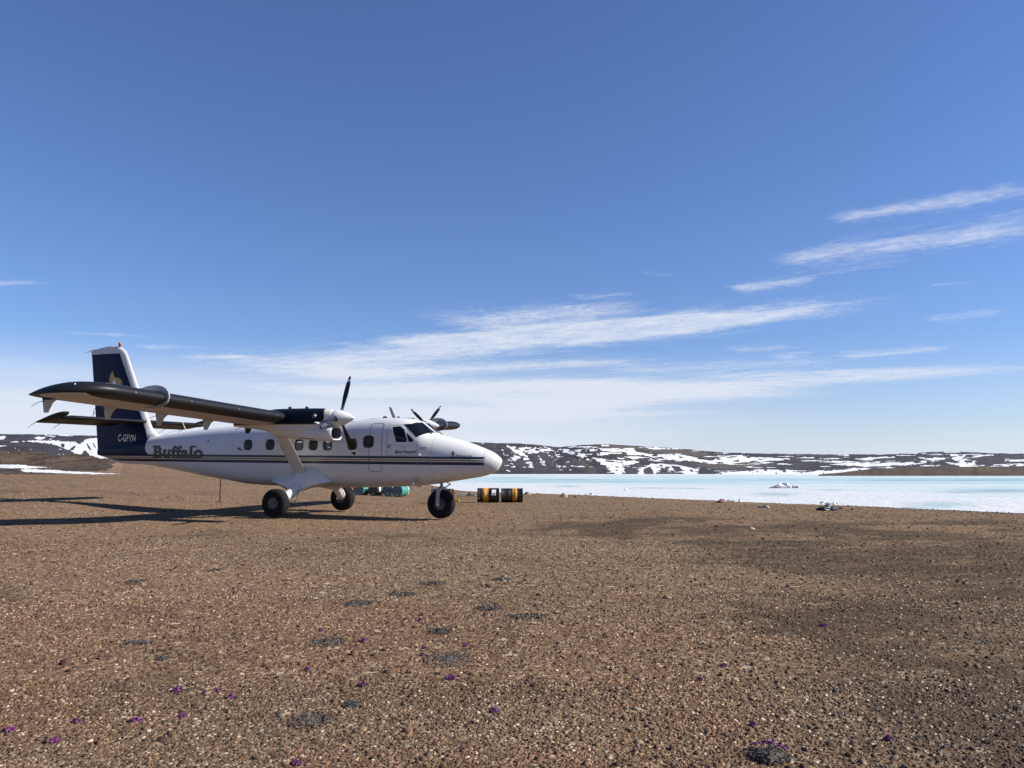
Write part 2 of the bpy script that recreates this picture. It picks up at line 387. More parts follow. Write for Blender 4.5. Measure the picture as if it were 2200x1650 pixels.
def ground_mat():
    m, nt, b = mat('gravel_ground')
    P = nt.coord('Object'); dk = nt.attr('dark')
    px_, py_, pz_ = nt.sep(P)
    dk = nt.m('MULTIPLY', nt.ss(nt.m('ADD', dk, nt.m('MULTIPLY', nt.m('SUBTRACT', nt.noise(nt.comb(nt.m('MULTIPLY', px_, .6), py_, 0.), 1.6, 8, .75), .5), 2.6)), .12, 1.25), nt.ss(dk, .02, .2))
    big = nt.noise(P, .35, 4, .6); mid = nt.noise(P, 2.2, 5, .65); fine = nt.noise(P, 14., 6, .7)
    base = nt.ramp(mid, [(.30, (0.1150, 0.0667, 0.0373)), (.5, (0.1689, 0.1018, 0.0579)), (.70, (0.2157, 0.1335, 0.0785))])
    strk = nt.noise(nt.comb(nt.m('MULTIPLY', px_, .25), nt.m('MULTIPLY', py_, .9), 0.), .55, 5, .6)
    base = nt.mix(nt.ss(strk, .46, .64, 0., .75), base, (0.0646, 0.0421, 0.0286))
    rd = nt.noise(nt.comb(nt.m('MULTIPLY', px_, .4), py_, 7.), .30, 4, .6)
    base = nt.mix(nt.ss(rd, .46, .62, 0., .6), base, (0.1852, 0.1011, 0.0650))
    base = nt.mix(nt.ss(big, .38, .66, 0., .55), base, (0.1797, 0.1194, 0.0695))
    v1 = nt.sep(nt.voro(P, 38.)); v2 = nt.sep(nt.voro(P, 15.)); v3 = nt.sep(nt.voro(P, 6.))
    st = nt.ramp(v1[0], [(0., (0.0575, 0.0351, 0.0213)), (.35, (0.1366, 0.0842, 0.0502)), (.7, (0.2157, 0.1439, 0.0869)), (.93, (0.3307, 0.2458, 0.1609)), (1., (0.4889, 0.4003, 0.2897))])
    c = nt.mix(.62, base, st)
    s2 = nt.ramp(v2[1], [(0., (0.0647, 0.0351, 0.0226)), (.5, (0.1582, 0.0983, 0.0579)), (.88, (0.2444, 0.1756, 0.1094)), (1., (0.4745, 0.3933, 0.2833))])
    c = nt.mix(nt.ss(v2[0], .70, .76, 0., .85), c, s2)
    c = nt.mix(nt.ss(v3[0], .88, .95, 0., .55), c, nt.mix(v3[1], (0.0575, 0.0338, 0.0219), (0.1582, 0.1053, 0.0644)))
    c = nt.mix(nt.ss(fine, .35, .65, .30, 0.), c, (0.0359, 0.0225, 0.0142))
    c = nt.mix(nt.m('MULTIPLY', dk, .74), c, nt.mix(v1[1], (0.0158, 0.0119, 0.0084), (0.0431, 0.0330, 0.0232)))
    nt.l.new(c, b.inputs['Base Color']); b.inputs['Roughness'].default_value = .95; b.inputs['Specular IOR Level'].default_value = .05
    h = nt.m('ADD', nt.m('MULTIPLY', nt.voro(P, 38., 'Distance'), -.5), nt.m('MULTIPLY', fine, .6))
    h = nt.m('ADD', h, nt.m('MULTIPLY', nt.voro(P, 15., 'Distance'), -.6))
    bp = nt.n.new('ShaderNodeBump'); bp.inputs['Strength'].default_value = .55; bp.inputs['Distance'].default_value = .02
    nt.l.new(h, bp.inputs['Height']); nt.l.new(bp.outputs[0], b.inputs['Normal'])
    return m
MT['ground'] = ground_mat()

def stone_mat():
    m, nt, b = mat('pebble_stone')
    c = nt.attr('tint', 'Color'); n = nt.noise(nt.coord(), 60., 3, .6)
    f = nt.ss(n, .3, .7, .8, 1.2)
    nt.l.new(nt.mix(1., c, nt.comb(f, f, f), 'MULTIPLY'), b.inputs['Base Color']); b.inputs['Roughness'].default_value = .8
    b.inputs['Specular IOR Level'].default_value = .2
    return m
MT['stone'] = stone_mat()

def hill_mat(name, rock_a, rock_b, scale, stretch=(1, 1, 1), snowcol=(.84, .85, .87), tancol=(.090, .074, .060)):
    m, nt, b = mat(name)
    P = nt.coord('Object'); x, y, z = nt.sep(P)
    Q = nt.comb(nt.m('MULTIPLY', x, stretch[0]), nt.m('MULTIPLY', y, stretch[1]), nt.m('MULTIPLY', z, stretch[2]))
    n = nt.noise(Q, scale, 6, .65); n2 = nt.noise(Q, scale*5, 5, .7)
    k = nt.m('ADD', nt.m('MULTIPLY', n, .6), nt.m('MULTIPLY', n2, .4))
    rock = nt.mix(nt.ss(k, .35, .66), rock_a, rock_b)
    tan = nt.attr('tan'); rock = nt.mix(nt.m('MULTIPLY', tan, nt.ss(n2, .3, .6, .7, 1.)), rock, tancol)
    sn = nt.attr('snow')
    e = nt.m('ADD', sn, nt.m('MULTIPLY', nt.m('SUBTRACT', n2, .5), .35))
    c = nt.mix(nt.ss(e, .46, .56), rock, snowcol)
    nt.l.new(c, b.inputs['Base Color']); b.inputs['Roughness'].default_value = .9; b.inputs['Specular IOR Level'].default_value = .15
    return m
MT['hill'] = hill_mat('snowy_basalt_hill', (.024, .023, .028), (.060, .055, .063), .03, snowcol=(.55, .56, .575))
MT['mound'] = hill_mat('rocky_brown_mound', (.020, .015, .011), (.080, .057, .039), .6, (1, .14, 1.5), snowcol=(.55, .56, .575), tancol=(.160, .100, .060))
MT['spit'] = hill_mat('brown_spit', (.046, .034, .024), (.080, .060, .040), .05, (1, .3, 1))

def ice_mat():
    m, nt, b = mat('lake_ice')
    P = nt.coord('Object'); x, y, z = nt.sep(P)
    wt = nt.attr('white'); pl = nt.attr('pool')
    Q = nt.comb(nt.m('MULTIPLY', x, .35), y, 0.)
    n1 = nt.noise(Q, .040, 6, .65); n2 = nt.noise(Q, .22, 6, .7)
    k = nt.m('ADD', nt.m('ADD', nt.m('MULTIPLY', nt.m('SUBTRACT', n1, .12), 1.0), nt.m('MULTIPLY', nt.m('SUBTRACT', n2, .16), .65)), wt)
    c = nt.ramp(nt.m('SUBTRACT', k, .25), [(.05, (0.2000, 0.3280, 0.3634)), (.28, (0.2800, 0.4160, 0.4424)), (.48, (0.4000, 0.4800, 0.4977)), (.68, (0.4800, 0.4960, 0.5056))])
    c = nt.mix(nt.m('MULTIPLY', pl, nt.ss(n2, .3, .6, .6, 1.)), c, (0.1840, 0.2960, 0.3397))
    n3 = nt.noise(Q, .09, 6, .7)
    c = nt.mix(nt.m('MULTIPLY', nt.ss(n3, .66, .76), .5), c, (0.1600, 0.2640, 0.3002))
    n4 = nt.noise(nt.comb(nt.m('MULTIPLY', x, .5), nt.m('MULTIPLY', y, 1.), 4.), .55, 7, .72); n5 = nt.noise(Q, .35, 5, .7)
    c = nt.mix(nt.m('MULTIPLY', nt.ss(n4, .52, .66), .45), c, (.40, .47, .51)); c = nt.mix(nt.m('MULTIPLY', nt.ss(n5, .58, .68), .6), c, (.52, .535, .55))
    nt.l.new(c, b.inputs['Base Color']); nt.put(b.inputs['Roughness'], nt.ss(k, .3, .8, .35, .75)); b.inputs['Specular IOR Level'].default_value = .3
    bp = nt.n.new('ShaderNodeBump'); bp.inputs['Strength'].default_value = .8; bp.inputs['Distance'].default_value = .3
    nt.l.new(nt.noise(P, 1.2, 5, .65), bp.inputs['Height']); nt.l.new(bp.outputs[0], b.inputs['Normal'])
    return m
MT['ice'] = ice_mat()
MT['snow'] = simple('old_snow', (.54, .55, .565), .8, var=.05, scale=3, bump=.4)

# ------------------------------------------------------------------ ground, lake, hills
def sinhspace(a, b, n, k):
    t = np.linspace(math.asinh(a/k), math.asinh(b/k), n); return np.sinh(t)*k
def build_ground():
    xs = sinhspace(-1600, 1600, 330, 3.0); ys = sinhspace(-400, 1700, 380, 3.0)
    X, Y = np.meshgrid(xs, ys); Z = terrain(X, Y)
    o = mesh_np('ground', np.stack([X, Y, Z], -1).reshape(-1, 3), grid_faces(*X.shape), MT['ground'], smooth=True,
                attrs={'dark': darkness(X, Y).ravel()})
    global GX, GY, GZ; GX, GY, GZ = xs, ys, Z
    tag(o, 'brown gravel plain the plane is parked on', None, None, 'structure')
    # lake
    xs = sinhspace(-1500, 1800, 260, 30); ys = np.concatenate([np.linspace(-300, 26, 20), np.geomspace(28, 640, 250)])
    X, Y = np.meshgrid(xs, ys)
    ysh = np.interp(X, SHX, SHY); s = Y-ysh
    white = .10+np.exp(-np.maximum(s, 0)/34.)*.55+sstep(Y, 260, 470)*.30+.12*np.exp(-((Y-100)/17)**2)-.17*np.exp(-((Y-160)/47)**2)
    pool = np.zeros_like(X)
    for (px, py, w, h) in [(1660, 1061, 45, 4), (2010, 1083, 60, 6), (1960, 1090, 50, 3), (2140, 1054, 110, 5), (2060, 1057, 60, 2), (1215, 1044.5, 22, 1.5), (1400, 1048, 40, 1.2),
                           (2090, 1032, 45, 1.5), (1930, 1031, 60, 1.2), (1480, 1049, 30, 1.2), (1780, 1052, 30, 1.2), (1100, 1026.5, 40, 1.0), (1230, 1030, 60, 1.2)]:
        D = FPX*(CAMH-LAKE_Z)/(py-HOR)
        PX = 1100+FPX*X/np.maximum(Y, 1); PY = HOR+FPX*(CAMH-LAKE_Z)/np.maximum(Y, 1)
        pool = np.maximum(pool, np.where(Y > 5, np.exp(-((PX-px)/w)**2-((PY-py)/h)**2), 0))
    o = mesh_np('lake_ice', np.stack([X, Y, np.full_like(X, LAKE_Z)], -1).reshape(-1, 3), grid_faces(*X.shape), MT['ice'], smooth=True,
                attrs={'white': white.ravel(), 'pool': pool.ravel()})
    tag(o, 'frozen lake with white and turquoise ice below the snowy hills', None, None, 'structure')
build_ground()

def ground_z(x, y):
    """height of the ground sheet itself (bilinear between its vertices)"""
    i = np.clip(np.searchsorted(GX, x)-1, 0, len(GX)-2); j = np.clip(np.searchsorted(GY, y)-1, 0, len(GY)-2)
    u = (x-GX[i])/(GX[i+1]-GX[i]); v = (y-GY[j])/(GY[j+1]-GY[j])
    return GZ[j, i]*(1-u)*(1-v)+GZ[j, i+1]*u*(1-v)+GZ[j+1, i]*(1-u)*v+GZ[j+1, i+1]*u*v
def inpoly(px, py, poly):
    poly = np.asarray(poly, float); ins = np.zeros(px.shape, bool); j = len(poly)-1
    for i in range(len(poly)):
        xi, yi = poly[i]; xj, yj = poly[j]
        c = ((yi > py) != (yj > py)) & (px < (xj-xi)*(py-yi)/(yj-yi+1e-9)+xi)
        ins ^= c; j = i
    return ins
def hill(name, label, crest, cols, rows, base_y, D0, D1, mt, polys=(), holes=(), rough=30., zrough=0., streak=None, power=.85, tanreg=(), jit=(3., 1.2), nscale=.02, base_drop=0, vstretch=.25, breakup=False):
    """terrain rising from base_y (picture row at distance D0) to a crest line; crest: (column, row) pairs"""
    cx = np.array([c[0] for c in crest], float); cy = np.array([c[1] for c in crest], float)
    PX = np.asarray(cols, float); t = np.linspace(0, 1, rows)
    cr = np.interp(PX, cx, cy)+(fbm(PX*.06, PX*0, 4, 3)-.5)*1.6
    by = np.interp(PX, base_y[0], base_y[1]) if isinstance(base_y, tuple) else np.full_like(PX, base_y)
    T, PXX = np.meshgrid(t, PX, indexing='ij')
    PYY = by[None]-(by-cr)[None]*T**power
    d0 = np.interp(PX, D0[0], D0[1])[None] if isinstance(D0, tuple) else D0
    d1 = np.interp(PX, D1[0], D1[1])[None] if isinstance(D1, tuple) else D1
    D = d0+(d1-d0)*T
    g = fbm(PXX*nscale*3, PYY*nscale*3*vstretch+T*.3, 5, 8)-.5
    rgh = np.interp(PX, rough[0], rough[1])[None] if isinstance(rough, tuple) else rough
    D = D+g*rgh*2*np.sin(np.pi*np.clip(T*.92+.04, 0, 1))
    # sight line at distance D
    u = (PXX-1100)/FPX; v = -(PYY-825)/FPX
    dx = u; dy = math.cos(PITCH)-v*math.sin(PITCH); dz = math.sin(PITCH)+v*math.cos(PITCH)
    k = D/dy
    V = np.stack([dx*k, D, CAMH+dz*k], -1)
    V[0, :, 2] -= base_drop
    if zrough: V[1:, :, 2] += zrough*sstep(t, .25, .8)[1:, None]*(fbm(V[1:, :, 0]*.5, V[1:, :, 1]*.14, 6, 71)-.5)*np.interp(PX, [200, 280], [1, .1])[None]
    # back slope behind the crest
    back = V[-1].copy(); back[:, 1] *= 1.35; back[:, 0] *= 1.35; back[:, 2] = np.minimum(V[-1, :, 2]*.45, back[:, 2])
    back2 = back.copy(); back2[:, 1] *= 1.25; back2[:, 0] *= 1.25; back2[:, 2] = -4
    V = np.concatenate([V, back[None], back2[None]], 0)
    jx = (fbm(PXX*.12, PYY*.35, 4, 21)-.5)*2*jit[0]*2; jy = (fbm(PXX*.12, PYY*.35, 4, 22)-.5)*2*jit[1]*2
    sn = np.zeros_like(PXX)
    for p in polys: sn = np.where(inpoly(PXX+jx, PYY+jy, p), 1, sn)
    if streak is not None: sn = np.maximum(sn, streak(PXX, PYY, T))
    if breakup: sn = np.where((fbm(PXX*.10-PYY*.05, PYY*.30, 4, 83) > np.where(PXX < 1290, .545, .66)), 0, sn)
    for p in holes: sn = np.where(inpoly(PXX+jx*.5, PYY+jy*.5, p), 0, sn)
    tn = np.zeros_like(PXX)
    for p, s in tanreg: tn = np.where(inpoly(PXX+jx*3, PYY+jy*2, p), s, tn)
    pad = lambda a: np.concatenate([a, np.zeros((2, a.shape[1]))], 0)
    o = mesh_np(name, V.reshape(-1, 3), grid_faces(rows+2, len(PX)), mt, smooth=True, attrs={'snow': pad(sn).ravel(), 'tan': pad(tn).ravel()})
    tag(o, label, None, None, 'structure'); return o
def cols(a, b, c, d, fine=1.1, coarse=9):
    return np.concatenate([np.arange(a, b, coarse), np.arange(b, c, fine), np.arange(c, d+1, coarse)])

RP = [[(1088,958),(1110,961),(1130,959.5),(1150,962),(1163,959),(1182,963),(1194,974),(1196,981),(1182,981),(1170,972),(1145,973),(1134,976),(1137,987),(1147,1009),(1132,996),(1120,984),(1112,986),(1104,991),(1094,983),(1107,976),(1098,966)],
 [(1200,964.5),(1218,965.5),(1240,972),(1262,981),(1271,987),(1262,989),(1240,979),(1228,976),(1212,972)],
 [(1158,979),(1166,986),(1173,998),(1168,1000),(1158,985)],
 [(1272,981),(1300,986),(1330,990),(1360,988),(1375,993),(1360,998),(1338,1000),(1350,1012),(1385,1004),(1400,995),(1440,998),(1480,1003),(1502,1010),(1502,1019),(1480,1019),(1440,1010),(1420,1007),(1405,1019),(1322,1019),(1300,1001),(1285,991)],
 [(1285,963),(1320,966),(1362,962.5),(1366,970),(1400,977),(1425,979),(1445,976),(1470,977),(1500,984),(1500,992),(1440,988),(1400,983),(1370,975),(1340,971),(1290,968)],
 [(1229,966.5),(1275,964),(1281,967),(1240,970)], [(1220,959.5),(1277,958.5),(1277,960.5),(1222,961.5)], [(1288,955.5),(1312,956.5),(1310,958),(1290,957.5)],
 [(1490,985),(1530,990),(1542,981),(1570,983),(1600,980),(1640,983),(1690,984.5),(1700,987),(1660,989.5),(1620,991),(1580,995),(1530,997),(1490,991)],
 [(1795,995),(1830,993),(1880,995),(1930,993),(1990,990.5),(1994,995),(1960,999),(1930,1000),(1900,1001.5),(1850,1002),(1800,999)],
 [(1660,1011),(1700,1013),(1760,1012),(1800,1010),(1840,1005),(1872,1006),(1850,1013),(1800,1016),(1760,1020),(1500,1020),(1560,1014)],
 [(2045,985),(2060,980),(2076,977),(2070,985),(2090,990),(2100,1002),(2065,1002),(2030,994),(2060,993)], [(2128,1000),(2140,996),(2170,997),(2230,996.5),(2230,1001.5)],
 [(1970,982),(2030,984.5),(2032,987),(2000,988),(1972,984)], [(2090,979),(2130,976),(2136,978),(2100,982)], [(1790,976),(1826,976.5),(1824,979),(1795,978.5)], [(1835,986),(1870,983),(1922,979.5),(1920,982),(1870,987)],
 [(1725,981.5),(1755,982),(1750,984.5),(1728,984)], [(1378,976),(1396,977),(1394,979)], [(1320,983),(1350,984.5),(1378,986),(1350,987),(1325,985)], [(1300,974),(1312,974.5),(1308,976.5)], [(1345,983),(1372,985),(1366,986.5)],
 [(1098,1000),(1110,1001),(1115,1004),(1102,1004.5)], [(1092,1009),(1096,1011),(1094,1014),(1089,1011)], [(1055,1016),(1062,1017),(1066,1019),(1058,1019)], [(1088,980),(1100,992),(1102,1001),(1096,996)], [(1078,965),(1084,966),(1083,969),(1077,968)]]
RH = [[(1340,985),(1352,983.5),(1362,989),(1345,991)], [(1365,995),(1385,991),(1392,997),(1372,1001)], [(1128,972),(1135,970),(1134,979),(1127,977)], [(1440,1000),(1458,1002),(1470,1012),(1452,1014)], [(1340,1008),(1365,1005),(1372,1018),(1345,1019)], [(1383,1007),(1398,1002),(1404,1018),(1384,1018)], [(1300,988),(1318,990),(1322,993),(1302,992)],
      [(1405,983),(1420,981),(1424,985),(1408,986)], [(1440,1010),(1446,1010),(1452,1018),(1442,1018)], [(1418,1006),(1430,1008),(1436,1018),(1422,1018)]]
def rstreak(px, py, t):
    n = fbm(px*.022, py*.42, 4, 51); a = np.where(px < 1195, .80, np.where(px < 1500, .655, .65))
    n2 = fbm(px*.11, py*.30-px*.05, 4, 57)
    cl = (px < 1290) & (n2 > .73) & (t > .3)
    return np.where((n > a) | cl, 1., 0.)*(t > .02)
crestR = [(600,952),(900,948),(1000,950),(1045,951),(1130,953.5),(1160,956),(1190,960),(1205,960),(1250,956),(1290,954.5),(1340,956),(1400,960),(1480,965),(1500,968),(1560,972),(1620,974),(1700,975),(1800,976.5),(1900,976),(1950,974),(2010,970.5),(2060,970),(2130,974),(2200,974),(2500,968),(3200,972)]
hill('hills', 'dark basalt hills streaked with snow behind the frozen lake', crestR, cols(600, 900, 2260, 3400), 84, 1018.4, 486.,
     ([600,1290,1420,1560,3400],[640,610,740,800,800]), MT['hill'], RP, RH, 9., 0., rstreak, tanreg=[([(1215,962),(1290,957),(1400,962),(1520,972),(1520,982),(1440,976),(1366,964),(1280,962)], .8), ([(1500,996),(1560,995),(1640,995),(1640,1005),(1560,1008),(1500,1003)], .8), ([(1235,975),(1262,990),(1285,1018),(1262,1018),(1240,995)], .55)], base_drop=.6, nscale=.011, vstretch=2.5, breakup=True)
crestP = [(1760,1021.5),(1800,1016),(1860,1009),(1920,1005),(1990,1003),(2200,1002),(2600,999),(3300,1000)]
hill('spit', 'low brown spit of land on the far side of the ice', crestP, cols(1760, 1761, 2260, 3400, 3, 12), 14, 1022.3, 305., ([1760,1900,3400],[307,345,360]), MT['spit'], rough=6., base_drop=.5)
crestL = [(-1400,950),(-500,928),(0,932.5),(60,933),(130,935),(215,936),(300,940),(420,950),(620,975)]
LP = [[(50,948),(80,946),(120,947),(160,949),(172,955),(183,945),(195,940.5),(215,942),(240,960),(230,985),(195,982),(182,975),(165,977),(150,967),(130,960),(110,954)], [(72,941),(85,938),(98,939.5),(85,945)], [(-8,936),(13,937),(8,944),(-8,945)], [(94,935),(120,936.5),(118,938.5),(98,937.5)], [(105,945),(110,941),(112,944)], [(30,1000),(33,1000),(33,1002)]]
LH = [[(129,956),(133,952.5),(138,953.5),(139,960),(134,962)], [(149,967),(157,958),(163,957.5),(161,963),(155,968)], [(177,970),(184,967.5),(193,978),(186,982),(179,979)], [(184,952),(188,953),(197,966),(192,967)], [(197,951),(200,951),(208,965),(203,961)], [(92,951.5),(96,950.5),(99,952),(95,953)], [(108,953),(112,953),(111,956)]]
hill('hill', 'dark distant hill with a large snowfield behind the tail', crestL, cols(-1400, -40, 430, 640), 60, 1010., 700., 1000., MT['hill'], LP, LH, 9., 0., lambda px, py, t: np.where((fbm(px*.03, py*.4, 4, 61) > .72), 1., 0.), jit=(1.6, .7), nscale=.008, vstretch=3.)
crestM = [(-1300,940),(-300,960),(0,965),(20,968),(45,967),(60,971),(100,974),(118,978),(150,979),(190,984),(215,986),(240,991),(262,996),(300,998),(420,1003),(560,1013),(700,1023),(800,1030)]
MP = [[(-400,992),(-100,997),(0,998),(40,999),(70,1001),(111,1003.5),(80,1005),(50,1007),(0,1005),(-400,1003)], [(45,1009),(60,1007.5),(120,1010),(160,1013),(258,1018.2),(200,1018.6),(120,1016),(50,1013.5)]]
hill('rocky_hillock', 'rocky brown hillock with snow lying along its foot, far left', crestM, cols(-1300, -40, 420, 800), 70, ([-1300, 420, 800], [1022., 1025., 1034.]), 74., 104., MT['mound'], MP, (), ([-1300, 220, 300, 800], [3., 3., .3, .3]), 1.5, None, power=.9, jit=(3., .5), nscale=.008, base_drop=1.2, vstretch=5., tanreg=[([(262,990),(300,996),(900,1000),(900,1050),(-1300,1050),(-1300,1019),(120,1019),(230,1010)], 1.)])

# ------------------------------------------------------------------ gravel and rocks
def stones_mesh(name, xs, ys, rad, tints, mtl, zfun, flat=(.18, .55), nside=4):
    n = len(xs); ang = RNG.uniform(0, 2*np.pi, n); asp = RNG.uniform(.38, .95, n); hgt = rad*RNG.uniform(*flat, n)
    zs = zfun(xs, ys); k = np.arange(nside)*2*np.pi/nside
    def ring(scale, z, jit):
        r = rad[:, None]*scale*RNG.uniform(1-jit, 1+jit, (n, nside)); a = k[None]+RNG.uniform(-.35, .35, (n, nside))
        lx = r*np.cos(a); ly = r*np.sin(a)*asp[:, None]
        c, s = np.cos(ang)[:, None], np.sin(ang)[:, None]
        return np.stack([xs[:, None]+lx*c-ly*s, ys[:, None]+lx*s+ly*c, np.broadcast_to(zs[:, None], lx.shape)+z], -1)
    tilt = RNG.uniform(-.35, .35, (n, nside))*hgt[:, None]
    lo = ring(1., -.25*hgt[:, None]+0*tilt, .22); up = ring(.68, hgt[:, None]+tilt, .25)
    V = np.concatenate([lo, up], 1).reshape(-1, 3)
    base = np.arange(n)[:, None]*(2*nside)
    tri = []
    for i in range(nside):
        j = (i+1) % nside
        tri += [[i, j, nside+j], [i, nside+j, nside+i]]
    for i in range(1, nside-1): tri.append([nside, nside+i, nside+i+1])
    tri = np.array(tri); F = (base[:, :, None]+tri[None]).reshape(-1, 3)
    me = bpy.data.meshes.new(name); me.vertices.add(len(V)); me.vertices.foreach_set('co', V.astype(np.float32).ravel())
    me.loops.add(F.size); me.loops.foreach_set('vertex_index', F.astype(np.int32).ravel())
    me.polygons.add(len(F)); me.polygons.foreach_set('loop_start', np.arange(0, F.size, 3, dtype=np.int32))
    me.update(calc_edges=True)
    at = me.attributes.new('tint', 'FLOAT_COLOR', 'POINT')
    c4 = np.concatenate([tints, np.ones((n, 1))], 1); at.data.foreach_set('color', np.repeat(c4, 2*nside, 0).astype(np.float32).ravel())
    me.materials.append(mtl)
    return link(bpy.data.objects.new(name, me))
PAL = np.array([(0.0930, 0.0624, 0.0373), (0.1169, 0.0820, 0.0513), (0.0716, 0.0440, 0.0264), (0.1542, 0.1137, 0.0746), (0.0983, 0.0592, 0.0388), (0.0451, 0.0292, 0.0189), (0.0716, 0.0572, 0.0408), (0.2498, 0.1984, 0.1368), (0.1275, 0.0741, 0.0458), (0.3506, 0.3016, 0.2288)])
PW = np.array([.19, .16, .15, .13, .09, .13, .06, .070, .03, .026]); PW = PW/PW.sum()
def fan(n, d0, d1):
    d = np.sqrt(RNG.uniform(d0*d0, d1*d1, n)); return (.66*d+.9)*RNG.uniform(-1, 1, n), d
def build_gravel():
    X = []; Y = []; Q = []
    for n, d0, d1, r0, sg in ((118000, 3.2, 5.4, .0076, .44), (78000, 5.4, 9, .0096, .42), (48000, 9, 16, .0135, .40), (26000, 16, 34, .020, .40), (9000, 34, 75, .03, .4)):
        x, y = fan(n, d0, d1); X.append(x); Y.append(y); Q.append(np.clip(r0*np.exp(RNG.normal(0, sg, n)), .005, .07))
    x = np.concatenate(X); y = np.concatenate(Y); r = np.concatenate(Q)
    dk = darkness(x, y); keep = RNG.uniform(0, 1, len(x)) > dk*.45; x, y, r, dk = x[keep], y[keep], r[keep], dk[keep]
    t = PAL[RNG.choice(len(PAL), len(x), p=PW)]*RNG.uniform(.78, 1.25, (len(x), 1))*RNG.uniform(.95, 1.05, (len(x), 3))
    far = np.hypot(x, y); fl = (far > 9) & (RNG.uniform(0, 1, len(x)) < .085); t[fl] = PAL[9]*RNG.uniform(.75, 1.1, (fl.sum(), 1))
    dkf = (far > 9) & ~fl & (RNG.uniform(0, 1, len(x)) < .05); t[dkf] = PAL[5]*RNG.uniform(.6, 1., (dkf.sum(), 1))
    red = sstep(fbm(x*.22, y*.22, 3, 91), .45, .65)[:, None]
    t = t*(1+red*np.array([[.12, -.05, -.12]]))
    t = t*(.82+.36*fbm(x*.8, y*.8, 4, 41))[:, None]*(.9+.25*sstep(fbm(x*.3, y*.3, 3, 43), .4, .6))[:, None]
    big = (r > .018)[:, None]; t = np.where(big & (t.mean(1) > .14)[:, None], t*(.14/np.maximum(t.mean(1), .01))[:, None], t)
    pale = t.mean(1) > .22
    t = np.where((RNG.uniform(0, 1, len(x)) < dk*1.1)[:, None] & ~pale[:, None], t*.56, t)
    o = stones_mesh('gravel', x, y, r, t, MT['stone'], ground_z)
    tag(o, 'loose brown and tan gravel covering the foreground', None, None, 'stuff')
build_gravel()
def build_mound_rocks():
    ho = bpy.data.objects['rocky_hillock'].data
    co = np.zeros(len(ho.vertices)*3, np.float32); ho.vertices.foreach_get('co', co); co = co.reshape(-1, 3)
    nc = len(cols(-1300, -40, 420, 800)); co = co[:70*nc].reshape(70, nc, 3)
    px = cols(-1300, -40, 420, 800)
    jj = RNG.choice(np.where((px > -300) & (px < 262))[0], 240); ii = RNG.integers(12, 69, 240)
    # the scree covers the upper slope, clear of the snow
    keep = (px[jj] < 150) & (ii > 42); jj, ii = jj[keep], ii[keep]
    P = co[ii, jj]; r = np.clip(.06*np.exp(RNG.normal(0, .6, len(P))), .02, .3)
    t = PAL[RNG.choice(6, len(P))]*RNG.uniform(.5, 1.3, (len(P), 1))
    zz = P[:, 2].astype(float)
    o = stones_mesh('scree', P[:, 0].astype(float), P[:, 1].astype(float), r, t, MT['stone'], lambda x, y: zz, (.5, 1.1), 6)
    tag(o, 'angular rocks strewn over the hillock', None, None, 'stuff')
build_mound_rocks()
def rock(name, px, py, size, col, label, group='rocks lying along the shore'):
    x, y, z = gpt(px, py); bm = bmesh.new(); bmesh.ops.create_icosphere(bm, subdivisions=2, radius=1.)
    rr = random.Random(int(px*7+py)); ph = [rr.uniform(0, 6.28) for _ in range(6)]
    for v in bm.verts:
        c = v.co; k = 1+.22*math.sin(3*c.x+ph[0])+.18*math.sin(4*c.y+ph[1])*math.cos(3*c.z+ph[2])+rr.uniform(-.07, .07)
        v.co = Vector((c.x*k*size[0], c.y*k*size[1], max(c.z*k, -.35)*size[2]))
    o = bm_obj(name, bm, simple(name+'_stone', col, .9, var=.35, scale=5, bump=.5)); o.location = (x, y, z+.1*size[2]); o.rotation_euler = (0, 0, rr.uniform(0, 3))
    return tag(o, label, 'rock', group)
rock('rock', 1212, 1068, (.22, .17, .19), (.34, .29, .25), 'largest pale grey rock at the edge of the ice right of the drums')
rock('rock', 1135, 1063, (.16, .13, .17), (.22, .17, .13), 'small rock close to the right end of the black and yellow drums')
rock('rock', 1237, 1069, (.09, .08, .07), (.12, .08, .06), 'tiny dark rock just right of the largest shore rock')
rock('rock', 1548, 1080, (.24, .16, .12), (.17, .10, .08), 'reddish brown rock midway along the shore of the ice')
rock('rock', 1640, 1091, (.20, .13, .09), (.42, .34, .25), 'pale flat rock left of the dark heap on the shore')
rock('rock', 1616, 1137, (.09, .07, .04), (.40, .33, .26), 'pale little rock on the dark ground below the shore')
rock('rock', 930, 1047, (.20, .16, .12), (.13, .09, .07), 'dark stone beyond the plane, just right of the boarding step', 'stones beyond the nose wheel')
rock('rock', 903, 1046, (.30, .2, .12), (.2, .15, .12), 'brown stone beyond the plane, touching the boarding step in view', 'stones beyond the nose wheel')

# ------------------------------------------------------------------ ice ridges and shore heap
def ice_ridge(px, py, w, h, n, seed, label):
    D = FPX*(CAMH-LAKE_Z)/(py-HOR); x0 = (px-1100)/FPX*D; sc = D/FPX; rr = random.Random(seed)
    root = empty('ice_ridge', (x0, D, LAKE_Z), label, 'ice ridge', 'pressure ridges on the lake ice')
    for i in range(n):
        bm = bmesh.new(); f = rr.gauss(0, .33); hh = h*sc*max(.25, 1-abs(f)*1.1)*rr.uniform(.5, 1.05)
        rot = Matrix.Rotation(rr.uniform(-.5, .5), 3, 'X') @ Matrix.Rotation(rr.uniform(-.4, .4), 3, 'Y') @ Matrix.Rotation(rr.uniform(0, 3), 3, 'Z')
        box(bm, (f*w*sc*.6, rr.uniform(-.4, .4), hh*.3), (w*sc*rr.uniform(.10, .22), .5*rr.uniform(.5, 1.2), hh), rot, bevel=.05)
        for v in bm.verts: v.co += Vector((rr.uniform(-.05, .05), rr.uniform(-.05, .05), rr.uniform(-.04, .04)))
        fixn(bm); bm_obj('ice_block', bm, MT['snow'], root)
